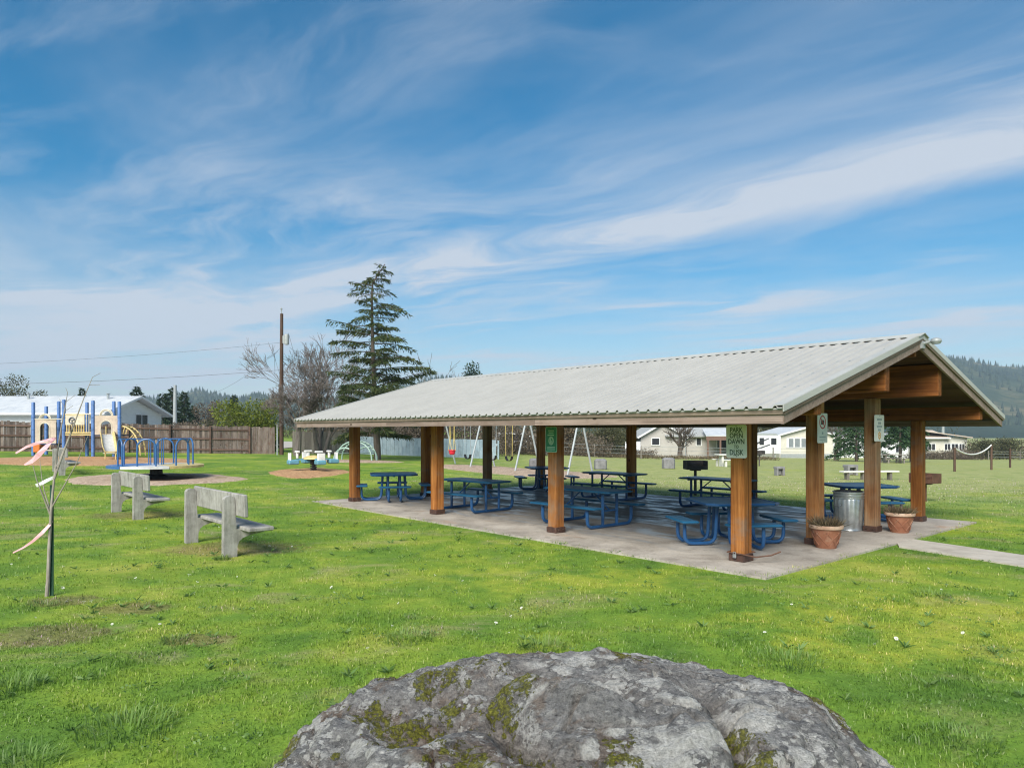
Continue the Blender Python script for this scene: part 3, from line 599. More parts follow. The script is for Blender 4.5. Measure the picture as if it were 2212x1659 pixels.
# ------------------------------------------------------------------ boulder in the foreground
BO = Vector((0.37, 3.66)); BR = (1.63, 1.05, 0.635)
def boulder():
    nu, nv = 420, 190; V = []; CV = []
    def bell(d, w): return math.exp(-(d / w) ** 2)
    for k in range(nv + 1):
        ph = (0.003 + 0.60 * k / nv) * math.pi
        for j in range(nu):
            a = 2 * math.pi * j / nu
            d = Vector((math.sin(ph) * math.cos(a), math.sin(ph) * math.sin(a), math.cos(ph)))
            e = 2.5; w = (abs(d.x) ** e + abs(d.y) ** e + abs(d.z) ** e) ** (-1 / e); q = d * w
            x, y, z = q.x * BR[0], q.y * BR[1], q.z * BR[2]
            z += 0.06 * y * (1 if z > 0 else 0) - 0.085 * max(0, -x - 0.10) * max(0.0, z) - 0.05 * max(0, x - 0.6) * max(0.0, z)
            p = Vector((x, y, z)); nrm = Vector((d.x / BR[0], d.y / BR[1], d.z / BR[2])).normalized()
            n1 = mnoise.fractal(p * 1.35 + Vector((3.3, 1.2, 0.4)), 1.0, 2.0, 3)
            n2 = mnoise.fractal(Vector((p.x * 2.4, p.y * 4.4, p.z * 9.0)) + Vector((1, 7, 2)), 0.8, 2.1, 6)
            n3 = mnoise.fractal(p * 13, 0.75, 2.0, 5)
            n4 = abs(mnoise.fractal(Vector((p.x * 1.6, p.y * 3.2, p.z * 4.5)) + Vector((5, 2, 9)), 0.9, 2.0, 4))
            off = 0.070 * n1 + 0.036 * n2 + 0.014 * n3 - 0.060 * sstep(0.08, 0.0, n4)
            cv = 0.75 * sstep(0.06, 0.0, n4); wob = 0.10 * mnoise.noise(p * 2.3 + Vector((9, 0, 0))) + 0.03 * mnoise.noise(p * 9)
            front = sstep(0.30, -0.30, y)
            # cleft down the right of the front face, with a shoulder left of it
            g = x - 0.66 - 0.20 * (0.50 - z) + wob * 0.6
            c1 = bell(g, 0.060) * front; off += -0.14 * c1 + 0.065 * bell(g + 0.20, 0.12) * front; cv = max(cv, c1)
            g = x - 1.02 - 0.28 * (0.45 - z) + wob * 0.5; c1 = bell(g, 0.030) * front * 0.5; off -= 0.05 * c1
            # the crest of the front lobe on the left, a hollow behind it
            ys = -0.06 + 0.05 * sstep(-1.0, -0.4, x) - 0.30 * sstep(-0.35, 0.35, x) + wob * 0.7; fx = sstep(-1.35, -1.0, x) * sstep(0.45, -0.05, x) * (1 if z > 0.2 else 0)
            c2 = bell(y - ys - 0.15, 0.12) * fx; off += -0.13 * c2 + 0.075 * bell(y - ys + 0.07, 0.11) * fx; cv = max(cv, 0.75 * c2)
            # a second, lower lobe in front of it
            zl = 0.47 + 0.09 * bell(x + 0.55, 0.28) - 0.10 * sstep(-0.3, 0.1, x) + wob * 0.3; fl = sstep(-1.25, -0.95, x) * sstep(0.15, -0.25, x) * front
            g3 = z - zl; c3 = bell(g3 - 0.035, 0.040) * fl; off += -0.13 * c3 + 0.09 * sstep(0.03, -0.04, g3) * fl; cv = max(cv, c3)
            # overhang shadow on the middle of the front face
            g5 = z - 0.36 - 0.06 * x + wob * 0.4; fm = sstep(0.0, 0.15, x) * sstep(0.75, 0.5, x) * front; off -= 0.12 * sstep(0.02, -0.05, g5) * fm
            # creases and hollows over the top
            g4 = y - 0.36 - 0.16 * x - wob * 0.8; c4 = bell(g4, 0.040) * (1 if z > 0.3 else 0); off -= 0.035 * c4; cv = max(cv, 0.5 * c4)
            for hx, hy, hw, hd in ((0.50, 0.10, 0.030, 0.055), (-0.30, 0.34, 0.05, 0.04), (0.05, 0.02, 0.03, 0.03)):
                h1 = bell(math.sqrt((x - hx) ** 2 + ((y - hy) * 1.6) ** 2), math.sqrt(hw)) * (1 if z > 0.3 else 0); off -= hd * h1; cv = max(cv, 0.5 * h1)
            p += nrm * off; V.append(p); CV.append(min(1.0, cv))
    i = np.arange((nv + 1) * nu).reshape(nv + 1, nu)
    FQ = np.stack([i[:-1], np.roll(i[:-1], -1, 1), np.roll(i[1:], -1, 1), i[1:]], -1).reshape(-1, 4)[:, ::-1]
    FQ = np.concatenate([FQ, np.array([[0, nu // 4, nu // 2, 3 * nu // 4]])])
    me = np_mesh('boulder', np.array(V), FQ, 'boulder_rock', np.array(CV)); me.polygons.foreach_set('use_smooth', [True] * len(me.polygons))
    o = link('boulder', me, loc=(BO.x, BO.y, 0.0))
    tag(o, 'large grey boulder with white lichen and yellow moss in the foreground', 'boulder')
boulder()

# ------------------------------------------------------------------ turf blades
def in_slab(x, y, pad=0.0):
    lx = (x - SH.x) * AX.x + (y - SH.y) * AX.y; ly = (x - SH.x) * AY.x + (y - SH.y) * AY.y
    return (lx > SLAB[0] - pad) & (lx < SLAB[1] + pad) & (ly > SLAB[2] - pad) & (ly < SLAB[3] + pad)
def keep(x, y):
    lx = (x - SH.x) * AX.x + (y - SH.y) * AX.y; ly = (x - SH.x) * AY.x + (y - SH.y) * AY.y
    wig = 0.05 * np.sin(lx * 3.1 + 1.3 * np.sin(ly * 2.3)) + 0.05 * np.sin(lx * 9.7 + ly * 7.9) + 0.03 * np.sin(lx * 23 + ly * 19)
    k = ~((lx > SLAB[0] + 0.07 + wig) & (lx < SLAB[1] - 0.07 - wig) & (ly > SLAB[2] + 0.07 + wig) & (ly < SLAB[3] - 0.07 - wig))
    wx = (x - W0.x) * WD.x + (y - W0.y) * WD.y; wy = (x - W0.x) * WN.x + (y - W0.y) * WN.y
    k &= ~((wx > -0.4) & (wx < 14) & (wy > -0.44) & (wy < 0.50))
    k &= ((x - BO.x) / (BR[0] * 1.02)) ** 2 + ((y - BO.y) / (BR[1] * 1.02)) ** 2 > 1
    for (cx, cy, rx, ry, rot) in BEDS:
        ca, sa = math.cos(rot), math.sin(rot); dx, dy = x - cx, y - cy; a, b = dx * ca + dy * sa, -dx * sa + dy * ca
        k &= (a / (rx * 0.97)) ** 2 + (b / (ry * 0.97)) ** 2 > 1
    return k
def blades(n, ya, fa, fb, yb, hgt, wid, seed, bent):
    rng = np.random.default_rng(seed)
    y = np.sqrt(rng.random(n) * (yb ** 2 - ya ** 2) + ya ** 2); x = (rng.random(n) * 2 - 1) * (y * 0.86 + 0.8)
    k = keep(x, y) & (rng.random(n) < np.clip((y - ya) / max(1e-6, fa - ya), 0, 1)) & (rng.random(n) < np.clip((yb - y) / (yb - fb), 0, 1)); x, y = x[k], y[k]; n = len(x)
    # short turf that grows in clumps of uneven height
    cl = np.array([mnoise.noise(Vector((a * 1.7, b * 1.7, 0))) + 0.8 * mnoise.noise(Vector((a * 6.0, b * 6.0, 4))) for a, b in zip(x, y)])
    h = hgt * np.clip(0.75 + 0.75 * cl + rng.normal(0, 0.22, n), 0.22, 2.4)
    w = wid * rng.uniform(0.6, 1.3, n); az = rng.random(n) * 2 * np.pi; ln = rng.uniform(0.15, 1.1, n)
    ln = np.where(rng.random(n) < 0.10, ln + 0.9, ln)
    d = np.stack([np.cos(az), np.sin(az), np.zeros(n)], -1); s = np.stack([-np.sin(az), np.cos(az), np.zeros(n)], -1)
    b = np.stack([x, y, gz_np(x, y) - 0.004 + 0.022 * in_slab(x, y, 0.03)], -1); up = np.array([0, 0, 1.0])
    tip = b + d * (h * np.sin(ln))[:, None] + up * (h * np.cos(ln))[:, None]
    r = rng.random(n)
    if bent:
        mid = b + d * (h * 0.5 * np.sin(ln * 0.45))[:, None] + up * (h * 0.55 * np.cos(ln * 0.45))[:, None]
        V = np.stack([b - s * w[:, None] / 2, b + s * w[:, None] / 2, mid + s * w[:, None] * 0.42, mid - s * w[:, None] * 0.42, tip], 1).reshape(-1, 3)
        i = np.arange(n) * 5
        T = np.concatenate([np.stack([i, i + 1, i + 2], -1), np.stack([i, i + 2, i + 3], -1), np.stack([i + 3, i + 2, i + 4], -1)])
        return V, T, np.repeat(r, 5)
    V = np.stack([b - s * w[:, None] / 2, b + s * w[:, None] / 2, tip], 1).reshape(-1, 3)
    return V, np.arange(n * 3).reshape(n, 3), np.repeat(r, 3)
def turf():
    parts = [blades(170000, 3.4, 3.41, 6.0, 9.0, 0.038, 0.0058, 11, True), blades(190000, 6.0, 9.0, 12.0, 18.0, 0.042, 0.0095, 12, False), blades(150000, 12.0, 18.0, 24.0, 34.0, 0.050, 0.018, 13, False)]
    off = 0; Vs = []; Ts = []; Rs = []
    for V, T, r in parts: Vs.append(V); Ts.append(T + off); Rs.append(r); off += len(V)
    me = np_mesh('grass_blades', np.concatenate(Vs), np.concatenate(Ts), 'grass_blade', np.concatenate(Rs))
    tag(link('grass_blades', me, kind='stuff'), 'short green grass blades of the lawn', 'grass')
turf()

def weeds():
    """broad-leaved rosettes and clover scattered in the turf"""
    rng = np.random.default_rng(77); C = []; D = []; Ln = []; Wd = []
    for _ in range(520):
        y = math.sqrt(rng.random() * (15.0 ** 2 - 3.8 ** 2) + 3.8 ** 2); x = (rng.random() * 2 - 1) * (y * .86 + .5)
        if not keep(np.array([x]), np.array([y]))[0]: continue
        big = rng.random() < .35; n = rng.integers(6, 12) if big else rng.integers(12, 26); a = rng.random(n) * 6.283; r = np.zeros(n) if big else np.sqrt(rng.random(n)) * rng.uniform(.06, .16)
        c = np.stack([x + r * np.cos(a), y + r * np.sin(a), np.full(n, gz(x, y) + (.012 if big else .03))], -1); C.append(c)
        D.append(np.stack([np.cos(a), np.sin(a), rng.uniform(.15, .9 if big else .5, n)], -1)); Ln.append(rng.uniform(.05, .11, n) if big else rng.uniform(.018, .03, n)); Wd.append(rng.uniform(.014, .026, n) if big else rng.uniform(.015, .024, n))
    me = leaf_mesh('lawn_weeds', np.concatenate(C), np.concatenate(D), np.concatenate(Ln), np.concatenate(Wd), 'weed_leaf', rng)
    tag(link('lawn_weeds', me, kind='stuff'), 'broad-leaved weeds and clover growing through the lawn', 'weeds')
weeds()
# ------------------------------------------------------------------ the picnic shelter
shel = thing('picnic_shelter', 'open timber picnic shelter with pale ribbed metal gable roof on twelve brown posts', 'shelter', (SH.x, SH.y, 0.03), SH_RZ)
XE, XR, YF, YB = -3 * BAY, 0.0, 0.0, 3 * ROWS
O1, O2 = 1.26, 1.11                                   # overhang past the gable posts and past the side posts
RX0, RX1 = XE - O1, XR + O1; EY0, EY1 = YF - O2, YB + O2; YM = 1.5 * ROWS
ZE, ZRG = 2.215, 3.50; SL = (ZRG - ZE) / (YM - EY0)
def zroof(y): return ZE + SL * ((y - EY0) if y < YM else (EY1 - y))
PW = 0.225
def make_posts():
    cache = {}
    spots = [(-i * BAY, 0.0, 2.13) for i in range(4)] + [(-i * BAY, YB, 2.13) for i in range(4)]
    spots += [(x, ROWS * k, 2.53) for x in (0.0, XE) for k in (1, 2)]
    for (x, y, h) in spots:
        if h not in cache:
            a = MB().bbox((0, 0, h / 2 + 0.01), (PW, PW, h - 0.02), 0.014).mesh('post', 'post_wood')
            b = MB().bbox((0, 0, 0.055), (PW + 0.035, PW + 0.035, 0.11), 0.008)
            for sx in (-1, 1):
                b.lathe([(0.017, 0), (0.017, 0.02)], 6, (0.06 * sx, -PW / 2 - 0.02, 0.05))
            cache[h] = (a, b.mesh('base_shoe', 'post_shoe'))
        p = link('post', cache[h][0], shel, loc=(x, y, 0), rot=(0, 0, random.choice((0, 1, 2, 3)) * math.pi / 2))
        link('base_shoe', cache[h][1], p)
make_posts()
PX1 = RX1 - 0.10; PX0 = RX0 + 0.10
for y in (YF, YB):
    MB().bbox(((PX0 + PX1) / 2, 0, 0), (PX1 - PX0, 0.19, 0.27), 0.012).build('side_beam', 'beam_wood', shel, loc=(0, y, 2.265))
for k in (1, 2):
    zt = zroof(ROWS * k) - 0.07; zb = 2.53
    MB().bbox(((PX0 + PX1) / 2, 0, 0), (PX1 - PX0, 0.17, zt - zb), 0.012).build('purlin', 'beam_wood', shel, loc=(0, ROWS * k, (zt + zb) / 2))
MB().bbox(((PX0 + PX1) / 2, 0, 0), (PX1 - PX0, 0.09, 0.26), 0.008).build('ridge_beam', 'beam_wood', shel, loc=(0, YM, ZRG - 0.21))
for x in (0.0, -BAY, -2 * BAY, XE):
    MB().bbox((0, YB / 2, 0), (0.14, YB + 0.1, 0.22), 0.01).build('tie_beam', 'beam_wood', shel, loc=(x + (0.17 if x > -1 else -0.17 if x < -10 else 0), 0, 2.25)) if x not in (0.0, XE) else None
# roof deck: one sheathing board after another up each slope
import itertools
def slope_sheet(name, y0, y1, zoff, th, mat, x0, x1):
    z0, z1 = zroof(y0) + zoff, zroof(y1) + zoff
    m = MB(); vs = [(x0, y0, z0), (x1, y0, z0), (x1, y1, z1), (x0, y1, z1), (x0, y0, z0 - th), (x1, y0, z0 - th), (x1, y1, z1 - th), (x0, y1, z1 - th)]
    m.add(vs, [(0, 1, 2, 3), (7, 6, 5, 4), (0, 4, 5, 1), (1, 5, 6, 2), (2, 6, 7, 3), (3, 7, 4, 0)]); return m.build(name, mat, shel)
NB = 16
for side in (0, 1):
    for i in range(NB):
        a = EY0 + 0.05 + (YM - EY0 - 0.06) * i / NB; b = EY0 + 0.05 + (YM - EY0 - 0.06) * (i + 1) / NB - 0.006
        if side: a, b = 2 * YM - b, 2 * YM - a
        slope_sheet('roof_board', a, b, -0.028, 0.032, 'deck_wood', RX0 + 0.06, RX1 - 0.06)
# ribbed metal panels
NP = 18; PWD = (RX1 - RX0) / NP; RIB = PWD / 4
def panel_mesh(side):
    prof = []
    for r in range(4):
        c = RIB * (r + 0.5)
        prof += [(c - 0.034, 0.0), (c - 0.014, 0.030), (c + 0.014, 0.030), (c + 0.034, 0.0)]
    prof = [(0, 0)] + prof + [(PWD - 0.001, 0)]
    m = MB(); n = len(prof); y0, y1 = EY0 - 0.05, YM - 0.02; vs = []
    for zo in (0.0, -0.006):
        for y in (y0, y1):
            for (x, z) in prof: vs.append((x, (y if side == 0 else 2 * YM - y), ZE + SL * (y - EY0) + z + zo))
    fs = []
    for i in range(n - 1):
        fs += [(i, i + 1, n + i + 1, n + i), (2 * n + i, 3 * n + i, 3 * n + i + 1, 2 * n + i + 1), (i, 2 * n + i, 2 * n + i + 1, i + 1)]
    m.add(vs, fs); return m.mesh('metal_panel', 'shelter_roof')
for side in (0, 1):
    me = panel_mesh(side)
    for i in range(NP): link('metal_panel', me, shel, loc=(RX0 + i * PWD, 0, 0.0012 * (i % 2)))
sc = MB()
for i in range(NP * 4):
    x = RX0 + RIB * (i + 0.5) + RIB * 0.5
    for k in range(6):
        if random.random() < 0.45: continue
        y = EY0 + 0.35 + k * 0.80 + random.uniform(-0.03, 0.03); z = ZE + SL * (y - EY0)
        sc.box((x, y, z + 0.004), (0.030, 0.034, 0.010), Matrix.Rotation(math.atan(SL), 3, 'X'))
sc.build('roof_screws', 'light_grey_metal', shel, kind='stuff')
# ridge cap rides on the ribs
w = 0.20
rc = MB(); zc = ZRG + 0.034
rc.add([(RX0 - 0.04, YM - w, zc - SL * w), (RX1 + 0.05, YM - w, zc - SL * w), (RX1 + 0.05, YM, zc + 0.012), (RX0 - 0.04, YM, zc + 0.012), (RX1 + 0.05, YM + w, zc - SL * w), (RX0 - 0.04, YM + w, zc - SL * w),
        (RX0 - 0.04, YM - w, zc - SL * w - 0.008), (RX1 + 0.05, YM - w, zc - SL * w - 0.008), (RX1 + 0.05, YM, zc), (RX0 - 0.04, YM, zc), (RX1 + 0.05, YM + w, zc - SL * w - 0.008), (RX0 - 0.04, YM + w, zc - SL * w - 0.008)],
       [(0, 1, 2, 3), (3, 2, 4, 5), (6, 9, 8, 7), (9, 11, 10, 8), (0, 6, 7, 1), (5, 4, 10, 11), (1, 7, 8, 2), (2, 8, 10, 4), (0, 3, 9, 6), (3, 5, 11, 9)])
rc.build('ridge_cap', 'roof_trim', shel)
# eave boards, rake boards and rake trim
for y, s in ((EY0, -1), (EY1, 1)):
    for xa, xb in ((RX0 + 0.03, RX0 + 4.7), (RX0 + 4.705, RX0 + 9.6), (RX0 + 9.605, RX1 - 0.03)):
        MB().box(((xa + xb) / 2, y - s * 0.035, ZE - 0.150), (xb - xa, 0.038, 0.115)).build('fascia_board', 'fascia_wood', shel)
    MB().box(((RX0 + RX1) / 2, y - s * 0.010, ZE - 0.062), (RX1 - RX0 - 0.02, 0.040, 0.058)).build('eave_trim_board', 'fascia_dark', shel)
    MB().box(((RX0 + RX1) / 2, y + s * 0.016, ZE - 0.024), (RX1 - RX0 - 0.02, 0.012, 0.022)).build('drip_edge', 'roof_trim', shel)
ang = math.atan(SL)
for x, sx in ((RX0, -1), (RX1, 1)):
    for s in (0, 1):
        a = (x, EY0 if s == 0 else EY1); L_ = (YM - EY0)
        def rake(name, mat, dx, wdt, dz, hgt, y0=0.0, y1=None):
            m = MB(); y1 = L_ if y1 is None else y1; vs = []
            for xx in (x + dx - wdt / 2, x + dx + wdt / 2):
                for yy in (y0, y1):
                    for zz in (dz, dz - hgt):
                        vs.append((xx, (EY0 + yy) if s == 0 else (EY1 - yy), ZE + SL * yy + zz))
            m.add(vs, [(0, 1, 3, 2), (4, 6, 7, 5), (0, 2, 6, 4), (1, 5, 7, 3), (0, 4, 5, 1), (2, 3, 7, 6)]); m.build(name, mat, shel)
        rake('rake_board', 'fascia_wood', -sx * 0.035, 0.038, -0.085, 0.135, 0.02)
        rake('rake_batten', 'fascia_dark', -sx * 0.012, 0.044, -0.045, 0.048, 0.0)
        rake('rake_trim', 'roof_trim', sx * 0.012, 0.012, 0.036, 0.085, -0.05)
        rake('rake_flange', 'roof_trim', -sx * 0.055, 0.120, 0.040, 0.008, -0.05)
# dusk light under the peak of the near gable
dl = MB().tube([(RX1 + 0.01, YM + 0.03, ZRG - 0.13), (RX1 + 0.16, YM + 0.03, ZRG - 0.10)], 0.022, 8).lathe([(0.03, 0.05), (0.075, 0.03), (0.085, -0.01), (0.06, -0.05)], 14, (RX1 + 0.20, YM + 0.04, ZRG - 0.10)).box((RX1 - 0.005, YM + 0.03, ZRG - 0.15), (0.05, 0.13, 0.12))
dl.build('gable_light', 'light_grey_metal', shel, smooth=True)

# ------------------------------------------------------------------ signs on the posts
def text_mesh(body, size, mat, depth=0.0015, sx=1.0):
    cu = bpy.data.curves.new('lettering', 'FONT'); cu.body = body; cu.size = size; cu.align_x = 'CENTER'; cu.align_y = 'CENTER'; cu.extrude = depth; cu.resolution_u = 3; cu.offset = size * 0.012
    ob = bpy.data.objects.new('lettering_src', cu); COL.objects.link(ob); bpy.context.view_layer.update()
    me = bpy.data.meshes.new_from_object(ob.evaluated_get(bpy.context.evaluated_depsgraph_get())); bpy.data.objects.remove(ob); bpy.data.curves.remove(cu)
    me.name = 'lettering'; me.materials.clear(); me.materials.append(MAT[mat])
    if sx != 1.0:
        for v in me.vertices: v.co.x *= sx
    return me
def rrect(w, h, r, n=4):
    pts = []
    for cx, cy, a0 in ((w / 2 - r, h / 2 - r, 0), (-w / 2 + r, h / 2 - r, 90), (-w / 2 + r, -h / 2 + r, 180), (w / 2 - r, -h / 2 + r, 270)):
        for k in range(n + 1):
            a = R(a0 + 90 * k / n); pts.append((cx + r * math.cos(a), cy + r * math.sin(a)))
    return pts
def sign(label, x, y, z, face, w, h, border, field, bw=0.012, tilt=0.0):
    """face 'side': on the long side of the shelter, 'gable': on the gable side; the plate stands in local XZ, readable from -Y"""
    if face == 'side': p = SP(x, y - PW / 2 - 0.012, z); rz = SH_RZ
    else: p = SP(x + PW / 2 + 0.012, y, z); rz = SH_RZ + math.pi / 2
    t_ = thing('sign', label, 'sign', p, rz); t_.rotation_euler = (0, tilt, rz)
    MB().prism(rrect(w, h, 0.03), -0.003, 0.003, 'y').build('plate', border, t_)
    MB().prism(rrect(w - 2 * bw, h - 2 * bw, 0.025), -0.0048, -0.0030, 'y').build('sign_face', field, t_)
    for sz in (-1, 1): MB().lathe([(0.008, 0), (0.008, 0.004)], 8).build('bolt', 'light_grey_metal', t_, loc=(0, -0.005, sz * (h / 2 - 0.022)), rot=(R(90), 0, 0))
    return t_
def letter(t_, body, size, z, mat, sx=1.0, x=0.0):
    link('lettering', text_mesh(body, size, mat, sx=sx), t_, loc=(x, -0.0058, z), rot=(R(90), 0, 0))
def bar(t_, w, h, x, z, mat): MB().box((x, -0.0056, z), (w, 0.0016, h)).build('print_line', mat, t_)
def ring(t_, rx, rz_, z, mat, inner=None, thick=0.6):
    n = 24; vs = []; 
    for k in (1.0, thick):
        for yy in (-0.0050, -0.0066):
            for j in range(n): a = 2 * math.pi * j / n; vs.append((rx * k * math.cos(a), yy, z + rz_ * k * math.sin(a)))
    fs = [(n + j, n + (j + 1) % n, 3 * n + (j + 1) % n, 3 * n + j) for j in range(n)] + [(j, n + j, n + (j + 1) % n, (j + 1) % n) for j in range(n)] + [(2 * n + j, 2 * n + (j + 1) % n, 3 * n + (j + 1) % n, 3 * n + j) for j in range(n)]
    MB().add(vs, fs).build('emblem_ring', mat, t_)
s1 = sign('pale sign reading PARK OPEN DAWN TO DUSK on the nearest shelter post', 0.0, 0.0, 1.79, 'side', 0.335, 0.485, 'sign_pale', 'sign_pale', tilt=R(-0.6))
for tx, sz, z in (('PARK', 0.105, 0.165), ('OPEN', 0.105, 0.082), ('DAWN', 0.105, -0.005), ('TO', 0.068, -0.082), ('DUSK', 0.110, -0.165)): letter(s1, tx, sz, z, 'letter_dark', 0.80)
bar(s1, 0.10, 0.008, -0.01, -0.207, 'letter_dark')
s2 = sign('green sign with an oval white emblem on the second front post', -BAY, 0.0, 1.78, 'side', 0.305, 0.475, 'sign_mint', 'sign_green')
for wd, z, dx in ((0.15, 0.165, 0.0), (0.13, 0.125, 0.0), (0.17, 0.083, -0.01)): bar(s2, wd, 0.020, dx, z, 'sign_mint')
ring(s2, 0.072, 0.082, -0.022, 'sign_mint', thick=0.55)
MB().prism([(-0.030, -0.065), (0.006, -0.072), (0.022, -0.035), (0.000, 0.000), (0.004, 0.030), (-0.028, 0.020)], -0.0062, -0.0050, 'y').build('emblem', 'sign_mint', s2)
for z in (-0.140, -0.165, -0.190): bar(s2, 0.21, 0.013, 0.0, z, 'sign_mint')
s3 = sign('white sign with a red prohibition circle on the gable post behind the front corner', 0.0, ROWS, 1.99, 'gable', 0.36, 0.50, 'sign_white', 'sign_white')
ring(s3, 0.115, 0.115, 0.10, 'letter_red', thick=0.80)
MB().beam((-0.075, -0.0058, 0.175), (0.075, -0.0058, 0.025), 0.0016, 0.02).build('prohibition_bar', 'letter_red', s3)
MB().prism([(-0.06, 0.06), (0.05, 0.06), (0.06, 0.12), (0.02, 0.14), (-0.05, 0.13)], -0.0057, -0.0050, 'y').build('pictogram', 'letter_black', s3)
bar(s3, 0.05, 0.040, 0.0, -0.085, 'letter_grey'); bar(s3, 0.22, 0.026, 0.0, -0.150, 'letter_grey'); bar(s3, 0.22, 0.010, 0.0, -0.195, 'letter_grey')
s4 = sign('white sign with an orange oval emblem on the middle gable post', 0.0, 2 * ROWS, 1.995, 'gable', 0.44, 0.50, 'sign_white', 'sign_white')
for wd, z in ((0.22, 0.165), (0.14, 0.095), (0.24, 0.030), (0.12, -0.035)): bar(s4, wd, 0.042, 0.0, z, 'letter_grey')
ring(s4, 0.062, 0.072, -0.140, 'letter_orange', thick=0.62); bar(s4, 0.03, 0.05, 0.0, -0.14, 'letter_orange')
# chain and padlock that hold the near square table to the corner post
ch = thing('chain', 'rusty chain with padlock wrapped round the foot of the nearest post', 'chain', SP(0, 0, 0.03), SH_RZ)
r_ = PW / 2 + 0.03
loop = [(-r_, -r_, .125), (r_, -r_, .118), (r_, r_, .13), (-r_, r_, .135), (-r_, -r_, .125)]
MB().tube(loop, 0.011, 6).build('chain_loop', 'rust_iron', ch)
MB().tube([(r_, -r_, .118), (r_ + .12, -.04, .09), (r_ + .28, .10, .12), (r_ + .36, .22, .17)], 0.011, 6).build('chain_tail', 'rust_iron', ch)
MB().bbox((-0.01, -r_ - 0.02, 0.085), (0.055, 0.024, 0.06), 0.006).tube([(-.03, -r_ - .02, .11), (-.03, -r_ - .02, .14), (.01, -r_ - .02, .14), (.01, -r_ - .02, .11)], 0.006, 6).build('padlock', 'galvanised', ch)

# ------------------------------------------------------------------ picnic tables
def bend(pts, r, n=4):
    """round the corners of a polyline"""
    P = [Vector(p) for p in pts]; out = [P[0]]
    for i in range(1, len(P) - 1):
        a = (P[i - 1] - P[i]); b = (P[i + 1] - P[i]); ra = min(r, a.length * 0.49, b.length * 0.49); p0 = P[i] + a.normalized() * ra; p1 = P[i] + b.normalized() * ra
        for k in range(n + 1):
            u = k / n; out.append(p0 * (1 - u) ** 2 + P[i] * 2 * u * (1 - u) + p1 * u * u)
    out.append(P[-1]); return out
TT = 0.73; TS = 0.44
def make_square_table():
    t_ = thing('picnic_table', '', 'picnic table')
    m = MB(); poly = []
    h = 0.61; c = 0.14
    for sx, sy in ((1, -1), (1, 1), (-1, 1), (-1, -1)):
        a, b = (sx * h, sy * (h - c)), (sx * (h - c), sy * h); poly += ([a, b] if sx * sy > 0 else [b, a])
    m.prism(poly, TT - 0.040, TT, 'z'); top = m.build('table_top', 'blue_mesh', t_)
    rim = [(a * 1.012, b * 1.012, TT - 0.012) for a, b in poly]; MB().tube(rim + [rim[0]], 0.022, 6, False).build('rim', 'blue_tube', top, smooth=True)
    MB().box((0, 0, TT - 0.055), (0.75, 0.06, 0.03)).box((0, 0, TT - 0.056), (0.06, 0.75, 0.03)).build('top_brace', 'blue_tube', t_)
    for k in range(4):
        q = Matrix.Rotation(k * math.pi / 2, 4, 'Z')
        s = MB().bbox((0, -0.86, TS - 0.022), (0.86, 0.30, 0.044), 0.02); s.v = [tuple(q @ Vector(v)) for v in s.v]; s.build('bench_seat', 'blue_mesh', t_)
        for sx in (-0.16, 0.16):
            path = bend([(sx, -0.30, TT - 0.05), (sx, -0.34, 0.04), (sx, -0.87, 0.04), (sx, -0.87, TS - 0.04)], 0.15)
            MB().tube([q @ p for p in path], 0.030, 10).build('leg', 'blue_tube', t_, smooth=True)
    return t_
def make_long_table():
    t_ = thing('picnic_table', '', 'picnic table')
    top = MB().bbox((0, 0, TT - 0.02), (1.84, 0.76, 0.045), 0.03).build('table_top', 'blue_mesh', t_)
    for sy in (-1, 1): MB().bbox((0, sy * 0.66, TS - 0.02), (1.84, 0.27, 0.045), 0.025).build('bench_seat', 'blue_mesh', t_)
    for sx in (-0.62, 0.62):
        MB().tube(bend([(sx, -0.66, TS - 0.04), (sx, -0.66, 0.035), (sx, 0.66, 0.035), (sx, 0.66, TS - 0.04)], 0.16), 0.034, 10).build('base_frame', 'blue_tube', t_, smooth=True)
        for sy in (-0.21, 0.21):
            MB().tube([(sx, sy, 0.03), (sx, sy, TT - 0.04)], 0.032, 10).build('leg', 'blue_tube', t_, smooth=True)
        MB().tube([(sx, -0.21, 0.33), (sx, 0.21, 0.33)], 0.022, 8).build('crossbar', 'blue_tube', t_, smooth=True)
        MB().tube([(sx, -0.34, TT - 0.05), (sx, 0.34, TT - 0.05)], 0.022, 8).build('top_bar', 'blue_tube', t_, smooth=True)
        MB().tube([(sx, 0, 0.33), (sx * 0.25, 0, TT - 0.05)], 0.015, 6).build('brace', 'blue_tube', t_, smooth=True)
    return t_
sq = make_square_table(); lg = make_long_table()
RZT = SH_RZ
sq.location = (3.72, 12.05, 0.03); sq.rotation_euler = (0, 0, R(7)); sq['label'] = 'blue square picnic table chained behind the nearest shelter post'; sq['group'] = 'square picnic tables in the shelter corners'
dup(sq, (-3.28, 19.60, 0.03), R(12), 'blue square picnic table at the far left corner of the shelter')
dup(sq, (7.62, 15.55, 0.03), R(4), 'blue square picnic table behind the metal trash can')
dup(sq, (1.12, 22.95, 0.03), R(10), 'blue square picnic table at the back of the shelter beyond the green sign')
lg.location = (1.54, 14.55, 0.03); lg.rotation_euler = (0, 0, RZT); lg['label'] = 'blue long picnic table standing right of the green sign post'; lg['group'] = 'long picnic tables in the shelter'
dup(lg, (-0.90, 17.15, 0.03), RZT + R(4), 'blue long picnic table between the two left front posts and the green sign')
dup(lg, (2.88, 20.00, 0.03), RZT + R(1), 'dark long picnic table at the back rail below the swing set legs')
dup(lg, (5.10, 17.60, 0.03), RZT - R(2), 'dark long picnic table at the back in front of the standing grill')

